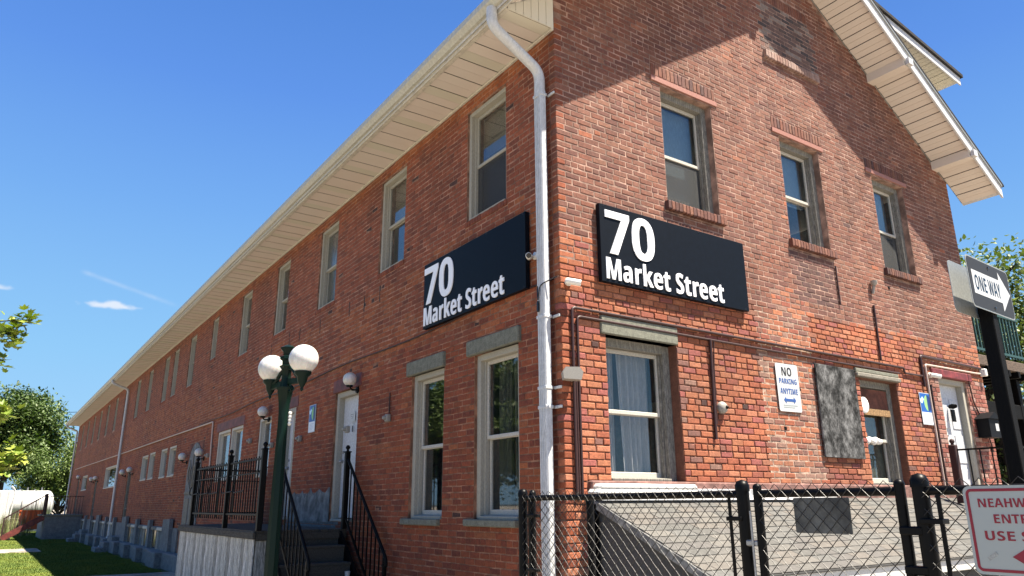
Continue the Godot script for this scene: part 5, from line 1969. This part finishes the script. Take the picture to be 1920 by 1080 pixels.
	tag(n, "grey-white entrance sign with crimson border and letters wired to the fence", "sign")
	plate(n, 0.457, 0.335, 0.003, M["sign_grey"], 0.028)
	obj("border", ring(0.435, 0.313, 0.022, 0.011), M["sign_crimson"], n, Transform3D(Basis.IDENTITY, Vector3(0, 0, 0.0042)))
	letters(n, "NEAHW", 0.172, 0.034, 0.001, M["sign_crimson"], Vector3(-0.176, 0.085, 0.0034))
	letters(n, "ENTRANCE", 0.254, 0.034, 0.001, M["sign_crimson"], Vector3(-0.127, 0.025, 0.0034))
	letters(n, "USE S", 0.158, 0.036, 0.001, M["sign_crimson"], Vector3(-0.17, -0.04, 0.0034))
	var ar := MB.new()
	ar.prism(PackedVector2Array([Vector2(-0.085, -0.098), Vector2(-0.025, -0.06), Vector2(-0.025, -0.085), Vector2(0.11, -0.085), Vector2(0.11, -0.111), Vector2(-0.025, -0.111), Vector2(-0.025, -0.136)]), 0.001, Transform3D(Basis.IDENTITY, Vector3(0, 0, 0.0044)))
	obj("arrow", ar, M["sign_crimson"], n)
	var st := MB.new()
	st.box(Vector3(-0.155, -0.098, 0.0036), Vector3(0.042, 0.014, 0.001), 0.0, Basis(Vector3(0, 0, 1), 0.6))
	obj("sticker", st, M["sign_back"], n)


func put_one_way() -> void:
	var P := Vector3(0.015, 0, 4.03)
	var o := hub("one_way_sign", Transform3D(Basis(Vector3.UP, 0.06), P))
	tag(o, "one way arrow sign on a square black post inside the fence", "street sign")
	var s := MB.new()
	s.box(Vector3(0.03, 1.36, 0), Vector3(0.075, 2.95, 0.075), 0.005)
	obj("post", s, M["black_wood"], o)
	s = MB.new()
	s.box(Vector3(0.074, 1.36, 0), Vector3(0.012, 2.8, 0.06), 0.002)  # pale strip paints the sunlit side of the black post
	obj("channel", s, M["galvanized"], o)
	for k in 2:
		var pn := hub("sign_plate", Transform3D(Basis(Vector3.UP, PI if k else 0.0) * Basis(Vector3(0, 0, 1), 0.0), Vector3(0.015 - 0.005 * k, 2.922 - 0.012 * k, -0.046 if k else 0.046)), o)
		plate(pn, 0.62, 0.315, 0.003, M["sign_back"], 0.034, "backing")
		s = MB.new()
		s.prism(rounded(0.6, 0.297, 0.028), 0.001, Transform3D(Basis.IDENTITY, Vector3(0, 0, 0.0046)))
		obj("field", s, M["sign_dark"], pn)
		s = MB.new()
		s.prism(PackedVector2Array([Vector2(-0.262, 0.072), Vector2(0.14, 0.072), Vector2(0.14, 0.125), Vector2(0.285, 0.0), Vector2(0.14, -0.125), Vector2(0.14, -0.072), Vector2(-0.262, -0.072)]), 0.0008, Transform3D(Basis.IDENTITY, Vector3(0, 0, 0.0058)))
		obj("arrow", s, M["sign_white"], pn)
		letters(pn, "ONE WAY", 0.37, 0.092, 0.0008, M["lens_black"], Vector3(-0.235, -0.046, 0.0058))
		for y in [-0.125, 0.125]:
			s = MB.new()
			s.lathe([Vector2(0, 0), Vector2(0.009, 0), Vector2(0.007, 0.005), Vector2(0, 0.006)], 10, Transform3D(Basis(Vector3.RIGHT, PI / 2), Vector3(0, y, 0.0048)))
			obj("bolt", s, M["lens_black"], pn)


# ---------------------------------------------------------------- far things

func put_far_things() -> void:
	# concrete landing at the far end of the long wall
	var st := hub("concrete_landing", Transform3D(Basis.IDENTITY, Vector3(-0.95, 0, -46)))
	tag(st, "grey concrete landing with red stair at the far end of the long wall", "landing")
	var O := Vector3(0.95, 0, 46)
	var s := MB.new()
	s.box(O + Vector3(-0.93, 0.62, -46.2), Vector3(1.8, 1.24, 5.4), 0.02)
	obj("block", s, M["foundation"], st)
	s = MB.new()
	s.box(O + Vector3(-0.95, 1.28, -46.2), Vector3(1.9, 0.09, 5.5), 0.015)
	obj("slab", s, M["stone"], st)
	for i in 14:
		var b := MB.new()
		var x := -0.1 - i * 0.13
		b.bar(O + Vector3(x, 1.3, -43.6), O + Vector3(x, 2.3, -43.6), 0.02, 0.02)
		obj("baluster", b, M["rust_iron"], st)
	s = MB.new()
	s.bar(O + Vector3(-0.05, 2.3, -43.6), O + Vector3(-1.85, 2.3, -43.6), 0.035, 0.035)
	obj("rail", s, M["rust_iron"], st)
	for z in [-43.6, -44.9]:
		s = MB.new()
		s.bar(O + Vector3(-1.8, 1.22, z), O + Vector3(-3.65, 0.1, z), 0.06, 0.26)
		obj("stringer", s, M["red_beam"], st)
		s = MB.new()
		s.box(O + Vector3(-1.85, 1.85, z), Vector3(0.1, 1.2, 0.1), 0.01)
		s.bar(O + Vector3(-1.85, 2.4, z), O + Vector3(-3.65, 1.15, z), 0.04, 0.04)
		s.box(O + Vector3(-3.65, 0.6, z), Vector3(0.05, 1.15, 0.05))
		obj("stair_rail", s, M["rust_iron"], st)
		for i in 8:
			var b := MB.new()
			var p := Vector3(-2.02, 1.2, z).lerp(Vector3(-3.55, 0.22, z), i / 7.0)
			b.bar(O + p, O + p + Vector3(0, 1.05, 0), 0.02, 0.02)
			obj("baluster", b, M["rust_iron"], st)
	for k in 6:
		s = MB.new()
		s.box(O + Vector3(-2.0 - k * 0.28, 1.05 - k * 0.19, -44.25), Vector3(0.3, 0.05, 1.25))
		obj("stair_tread", s, M["concrete"], st)
	# white tank beyond
	var t := hub("white_tank", Transform3D(Basis(Vector3.UP, 0.12), Vector3(-2.3, 0, -62)))
	tag(t, "big white horizontal tank on a chassis beyond the far landing", "tank")
	s = MB.new()
	var prof := [Vector2(0, -2.0)]
	for i in 7:
		prof.append(Vector2(1.0 * sin(PI / 2 * (i + 1) / 7.0), -2.0 + 0.45 * (1.0 - cos(PI / 2 * (i + 1) / 7.0))))
	for i in 7:
		prof.append(Vector2(1.0 * cos(PI / 2 * (i + 1) / 7.0) , 1.5 + 0.5 * sin(PI / 2 * (i + 1) / 7.0)))
	s.lathe(prof, 28, Transform3D(Basis(Vector3(0, 0, 1), PI / 2), Vector3(0, 1.95, 0)))
	obj("shell", s, M["tank_white"], t)
	s = MB.new()
	for x in [-1.0, -0.2, 0.7]:
		s.lathe([Vector2(1.012, -0.03), Vector2(1.012, 0.03)], 28, Transform3D(Basis(Vector3(0, 0, 1), PI / 2), Vector3(x, 1.95, 0)))
	obj("band", s, M["galvanized"], t)
	s = MB.new()
	s.box(Vector3(0, 0.85, 0), Vector3(3.4, 0.18, 0.9))
	for x in [-1.2, 1.2]:
		s.box(Vector3(x, 0.5, 0), Vector3(0.25, 0.9, 1.2))
	for i in 6:
		s.tube([Vector3(-1.2 + i * 0.46, 2.9, 0), Vector3(-1.2 + i * 0.46, 3.05 + 0.12 * (i % 2), 0)], 0.05, 6)
	obj("chassis", s, M["galvanized"], t)
	# a white box trailer half out of the picture
	var v := hub("box_trailer", Transform3D(Basis(Vector3.UP, 0.25), Vector3(-5.0, 0, -60)))
	tag(v, "white box trailer at the left edge beyond the lawn, beside the white tank", "trailer")
	s = MB.new()
	s.box(Vector3(0, 1.75, 0), Vector3(3.4, 2.3, 2.0), 0.05)
	for i in 7:
		s.box(Vector3(-1.5 + i * 0.5, 1.75, 1.01), Vector3(0.06, 2.2, 0.03), 0.01)
	s.tube(bent([Vector3(1.78, 0.7, 0.9), Vector3(1.9, 2.9, 0.9), Vector3(1.6, 3.2, 0.9)], 0.2), 0.06, 8)
	obj("body", s, M["tank_white"], v)
	s = MB.new()
	s.box(Vector3(0, 0.52, 0), Vector3(3.2, 0.16, 1.6))
	obj("chassis", s, M["galvanized"], v)
	for z in [-0.9, 0.9]:
		s = MB.new()
		s.lathe([Vector2(0, -0.1), Vector2(0.3, -0.1), Vector2(0.36, -0.05), Vector2(0.36, 0.05), Vector2(0.3, 0.1), Vector2(0, 0.1)], 20, Transform3D(Basis(Vector3.RIGHT, PI / 2), Vector3(0.2, 0.36, z)))
		obj("wheel", s, M["dark_iron"], v)
	# orange skip
	var k := hub("orange_skip", Transform3D(Basis.IDENTITY, Vector3(-1.95, 0, -54.0)))
	tag(k, "small orange open skip standing before the white tank", "skip")
	s = MB.new()
	s.prism(PackedVector2Array([Vector2(-0.6, 0.35), Vector2(0.55, 0.35), Vector2(0.72, 1.55), Vector2(0.62, 1.55), Vector2(0.48, 0.45), Vector2(-0.52, 0.45), Vector2(-0.66, 1.55), Vector2(-0.76, 1.55)]), 1.1, Transform3D(Basis.IDENTITY, Vector3(0, 0, 0.55)))
	s.box(Vector3(-0.02, 0.95, 0.53), Vector3(1.26, 1.15, 0.05))
	s.box(Vector3(-0.02, 0.95, -0.53), Vector3(1.26, 1.15, 0.05))
	obj("bin", s, M["orange"], k)
	s = MB.new()
	for x in [-0.45, 0.0, 0.45]:
		s.box(Vector3(x, 0.95, 0.57), Vector3(0.06, 1.1, 0.04))
	s.box(Vector3(0, 1.52, 0.57), Vector3(1.45, 0.08, 0.06))
	obj("rib", s, M["orange"], k)
	# tall weeds before the skip
	var blade := MB.new()
	blade.tri(Vector3(-0.02, 0, 0), Vector3(0.02, 0, 0), Vector3(0.1, 1.0, 0.06), Vector3(0, 0.3, 1), Vector3(0, 0.3, 1), Vector3(0, 0.3, 1))
	var at := []
	var tint := []
	for i in 700:
		var p := Vector3(rng.randfn(-3.3, 0.6), 0, rng.randfn(-53, 1.2))
		at.append(Transform3D(Basis(Vector3.UP, rng.randf() * TAU).scaled(Vector3(1, rng.randf_range(0.6, 1.5), 1)), p))
		tint.append(Color(0.09, 0.14, 0.03).lerp(Color(0.3, 0.27, 0.14), rng.randf()))
	tag(many("tall_weeds", blade.mesh(), M["grass"], at, tint), "tall dry weeds at the far end of the lawn before the orange skip", "weeds")
	# balcony on the building behind
	var b := hub("balcony", Transform3D(Basis.IDENTITY, Vector3(11, 0, -1)))
	tag(b, "timber balcony with dark green railing behind the gable wall corner", "balcony")
	var Q := Vector3(-11, 0, 1)
	s = MB.new()
	s.box(Q + Vector3(11.9, 4.42, -1.6), Vector3(3.2, 0.22, 1.7), 0.015)
	obj("beam", s, M["timber"], b)
	for i in 7:
		s = MB.new()
		s.box(Q + Vector3(10.6 + i * 0.45, 4.25, -1.6), Vector3(0.1, 0.14, 1.75), 0.01)
		obj("joist", s, M["black_wood"], b)
	for x in [10.7, 13.2]:
		s = MB.new()
		s.box(Q + Vector3(x, 2.1, -1.0), Vector3(0.16, 4.2, 0.16), 0.01)
		obj("post", s, M["black_wood"], b)
	s = MB.new()
	s.box(Q + Vector3(11.9, 3.5, -1.0), Vector3(3.0, 0.3, 0.14), 0.01)
	obj("beam", s, M["black_wood"], b)
	s = MB.new()
	s.bar(Q + Vector3(10.4, 5.5, -0.8), Q + Vector3(13.4, 5.5, -0.8), 0.06, 0.06)
	s.bar(Q + Vector3(10.4, 4.66, -0.8), Q + Vector3(13.4, 4.66, -0.8), 0.05, 0.05)
	obj("rail", s, M["teal_rail"], b)
	for i in 20:
		s = MB.new()
		var x := 10.45 + i * 0.15
		s.bar(Q + Vector3(x, 4.6, -0.8), Q + Vector3(x, 5.5, -0.8), 0.035, 0.035)
		obj("baluster", s, M["teal_rail"], b)
	# overhead wire at the far end
	s = MB.new()
	var w := []
	for i in 25:
		var q := i / 24.0
		w.append(Vector3(lerpf(-40, 8, q), 12.3 - 1.6 * sin(PI * q), -88))
	s.tube(w, 0.03, 5)
	tag(obj("overhead_wire", s, M["black_metal"]), "thin overhead wire above the trees at the far end", "wire")


# ---------------------------------------------------------------- trees

func leaf_shape(w: float, l: float) -> ArrayMesh:
	# a leaf folded along its rib
	var s := MB.new()
	var tip := Vector3(0, l, -0.12 * l)
	var base := Vector3.ZERO
	for e in [-1.0, 1.0]:
		var m := Vector3(e * w / 2, l * 0.42, 0.12 * w)
		var m2 := Vector3(e * w * 0.3, l * 0.78, -0.02)
		var n := Vector3(-e * 0.3, 0.1, 1).normalized()
		s.tri(base, m, m2, n, n, n)
		s.tri(base, m2, tip, n, n, n)
	return s.mesh()


func maple_leaf(l: float) -> ArrayMesh:
	var s := MB.new()
	var p := [Vector2(0, 0), Vector2(0.3, 0.08), Vector2(0.52, 0.3), Vector2(0.33, 0.36), Vector2(0.45, 0.7), Vector2(0.18, 0.58), Vector2(0, 1.05)]
	for e in [-1.0, 1.0]:
		for i in range(1, p.size() - 1):
			var A := Vector3(0, 0.3 * l, 0.0)
			var B := Vector3(e * p[i].x * l, p[i].y * l, -0.25 * p[i].x * l)
			var C := Vector3(e * p[i + 1].x * l, p[i + 1].y * l, -0.25 * p[i + 1].x * l)
			var n := Vector3(e * 0.25, 0, 1).normalized()
			s.tri(A, B, C, n, n, n)
		var n0 := Vector3(e * 0.25, 0, 1).normalized()
		s.tri(Vector3.ZERO, Vector3(e * p[1].x * l, p[1].y * l, -0.08 * l), Vector3(0, 0.3 * l, 0), n0, n0, n0)
	return s.mesh()


func leaf_place(p: Vector3, sz: float) -> Transform3D:
	var b := Basis(Vector3.UP, rng.randf() * TAU) * Basis(Vector3.RIGHT, rng.randf_range(0.4, 2.3)) * Basis(Vector3(0, 0, 1), rng.randf_range(-0.6, 0.6))
	return Transform3D(b.scaled(Vector3(sz, sz, sz)), p)


func tree(label: String, at: Vector3, h: float, r: float, trunk_h: float, n: int, leaf: Mesh, sizes: Vector2, dark: Color, light: Color, clumps: int, seed_: int) -> Node3D:
	rng.seed = seed_
	var t := hub("tree", Transform3D(Basis.IDENTITY, at))
	tag(t, label, "tree", "trees around the building")
	var bark := MB.new()
	var tips := []
	var tr := h * 0.022 + 0.05
	bark.tube([Vector3(0, -0.1, 0), Vector3(0.03 * h * 0.2, trunk_h * 0.5, 0), Vector3(0, trunk_h, 0.02 * h), Vector3(0, h * 0.7, 0)], tr, 8, tr * 0.35)
	var cy := (trunk_h + h) / 2
	var ry := (h - trunk_h) / 2
	for i in clumps:
		var a := rng.randf() * TAU
		var e := acos(rng.randf_range(-0.75, 1.0))
		var q := pow(rng.randf(), 0.45) * 0.8
		var p := Vector3(sin(e) * cos(a) * r, cos(e) * ry, sin(e) * sin(a) * r) * q + Vector3(0, cy, 0)
		tips.append(p)
		if i < 26:
			var st := Vector3(0, clampf(p.y - r * 0.5, trunk_h * 0.8, h * 0.68), 0)
			bark.tube([st, st.lerp(p, 0.55) + Vector3(0, 0.05 * r, 0), p], tr * 0.38, 6, tr * 0.08)
	obj("trunk", bark, M["bark"], t)
	var pl := []
	var tn := []
	var cr := r * 0.34
	var tone := []
	for i in clumps:
		tone.append(rng.randf())
	for i in n:
		var k := rng.randi() % clumps
		var c: Vector3 = tips[k]
		var d := Vector3(rng.randfn(), rng.randfn() * 0.75, rng.randfn())
		d = d.normalized() * pow(rng.randf(), 0.5) * cr * (0.75 + 0.5 * tone[k])
		pl.append(leaf_place(c + d, rng.randf_range(sizes.x, sizes.y)))
		tn.append(dark.lerp(light, clampf(tone[k] * 0.65 + rng.randf() * 0.45, 0, 1)))
	many("crown", leaf, M["leaf"], pl, tn, t)
	return t


func put_trees() -> void:
	var lf := leaf_shape(0.6, 1.0)
	tree("tall dark green tree beyond the far end of the long wall", Vector3(-3.6, 0, -78), 13.0, 5.2, 2.0, 42000, lf, Vector2(0.2, 0.4), Color(0.022, 0.052, 0.014), Color(0.1, 0.15, 0.035), 80, 101)
	tree("lower brighter green tree in front of the tall dark one", Vector3(0.3, 0, -66), 7.2, 3.3, 0.6, 26000, lf, Vector2(0.12, 0.26), Color(0.06, 0.105, 0.022), Color(0.135, 0.185, 0.045), 46, 102)
	tree("dark tree at the left edge behind the white van", Vector3(-10.5, 0, -80), 11.5, 5.0, 1.6, 18000, lf, Vector2(0.18, 0.38), Color(0.02, 0.05, 0.015), Color(0.07, 0.12, 0.03), 50, 103)
	tree("tree with light green crown right of the gable, behind the one way sign", Vector3(20.3, 0, -4.5), 10.6, 3.6, 1.8, 16000, lf, Vector2(0.1, 0.22), Color(0.06, 0.1, 0.025), Color(0.2, 0.24, 0.07), 60, 104)
	tree("leafy tree standing behind the timber balcony", Vector3(15.4, 0, -6.5), 7.4, 3.2, 0.2, 26000, lf, Vector2(0.12, 0.24), Color(0.03, 0.06, 0.018), Color(0.13, 0.17, 0.05), 54, 105)
	tree("low dense green bush under the timber balcony", Vector3(12.6, 0, -4.6), 3.9, 2.3, 0.1, 14000, lf, Vector2(0.1, 0.2), Color(0.02, 0.045, 0.012), Color(0.07, 0.11, 0.03), 40, 107)
	tree("dense bush low behind the balcony posts at the right edge", Vector3(21.5, 0, -6.0), 4.6, 3.6, 0.1, 16000, lf, Vector2(0.12, 0.24), Color(0.025, 0.055, 0.012), Color(0.1, 0.14, 0.035), 44, 110)
	# street trees over the road, mirrored in the shaded windows
	tree("street tree across the road, nearest of the three", Vector3(-13.5, 0, -13), 7.6, 3.4, 1.2, 14000, lf, Vector2(0.2, 0.36), Color(0.03, 0.065, 0.015), Color(0.12, 0.17, 0.04), 44, 106)
	tree("street tree across the road, middle one of the three", Vector3(-17.5, 0, -25), 9.5, 4.4, 1.4, 16000, lf, Vector2(0.24, 0.42), Color(0.03, 0.065, 0.015), Color(0.12, 0.17, 0.04), 50, 108)
	tree("street tree across the road, farthest of the three", Vector3(-22, 0, -40), 11.0, 5.0, 1.6, 16000, lf, Vector2(0.28, 0.46), Color(0.03, 0.065, 0.015), Color(0.12, 0.17, 0.04), 50, 109)
	# maple at the left edge: only the tips of three boughs reach into the picture
	rng.seed = 777
	var m := hub("maple_tree", Transform3D(Basis.IDENTITY, Vector3(-7.6, 0, -5.0)))
	tag(m, "maple tree at the left edge with sunlit yellow-green leaves reaching in", "tree")
	var bark := MB.new()
	bark.tube([Vector3(0, -0.1, 0), Vector3(0.05, 1.3, 0.02), Vector3(0.0, 2.6, 0), Vector3(0.05, 4.6, 0)], 0.13, 10, 0.04)
	var pl := []
	var tn := []
	var clusters := []
	for i in 34:
		var a := rng.randf() * TAU
		var y := rng.randf_range(1.9, 5.4)
		var rr := rng.randf_range(0.6, 2.0) * (1.0 - absf(y - 3.4) * 0.22)
		clusters.append([Vector3(cos(a) * rr, y, sin(a) * rr), 0.6, 120])
	# world points of the bough tips seen in the photograph
	for q in [[Vector3(-4.78, 3.78, -5.0), 0.17, 90], [Vector3(-4.62, 3.98, -5.0), 0.1, 26], [Vector3(-4.86, 3.45, -5.0), 0.09, 14], [Vector3(-4.9, 2.95, -5.0), 0.2, 60], [Vector3(-4.72, 2.82, -5.0), 0.11, 26], [Vector3(-4.7, 2.22, -5.0), 0.2, 110], [Vector3(-4.48, 2.28, -5.0), 0.1, 30], [Vector3(-4.86, 2.0, -5.0), 0.14, 40]]:
		clusters.append([q[0] - m.position, q[1], q[2]])
	for c in clusters:
		var p: Vector3 = c[0]
		var st := Vector3(0, clampf(p.y - 0.8, 1.4, 4.4), 0)
		bark.tube([st, st.lerp(p, 0.5) + Vector3(0, 0.12, 0), p], 0.03, 6, 0.006)
		for i in c[2]:
			var d: Vector3 = Vector3(rng.randfn(), rng.randfn(), rng.randfn()) * c[1] * 0.55
			pl.append(leaf_place(p + d, rng.randf_range(0.7, 1.15)))
			tn.append(Color(0.13, 0.2, 0.025).lerp(Color(0.3, 0.33, 0.05), rng.randf()))
	obj("trunk", bark, M["bark"], m)
	many("crown", maple_leaf(0.12), M["leaf"], pl, tn, m)
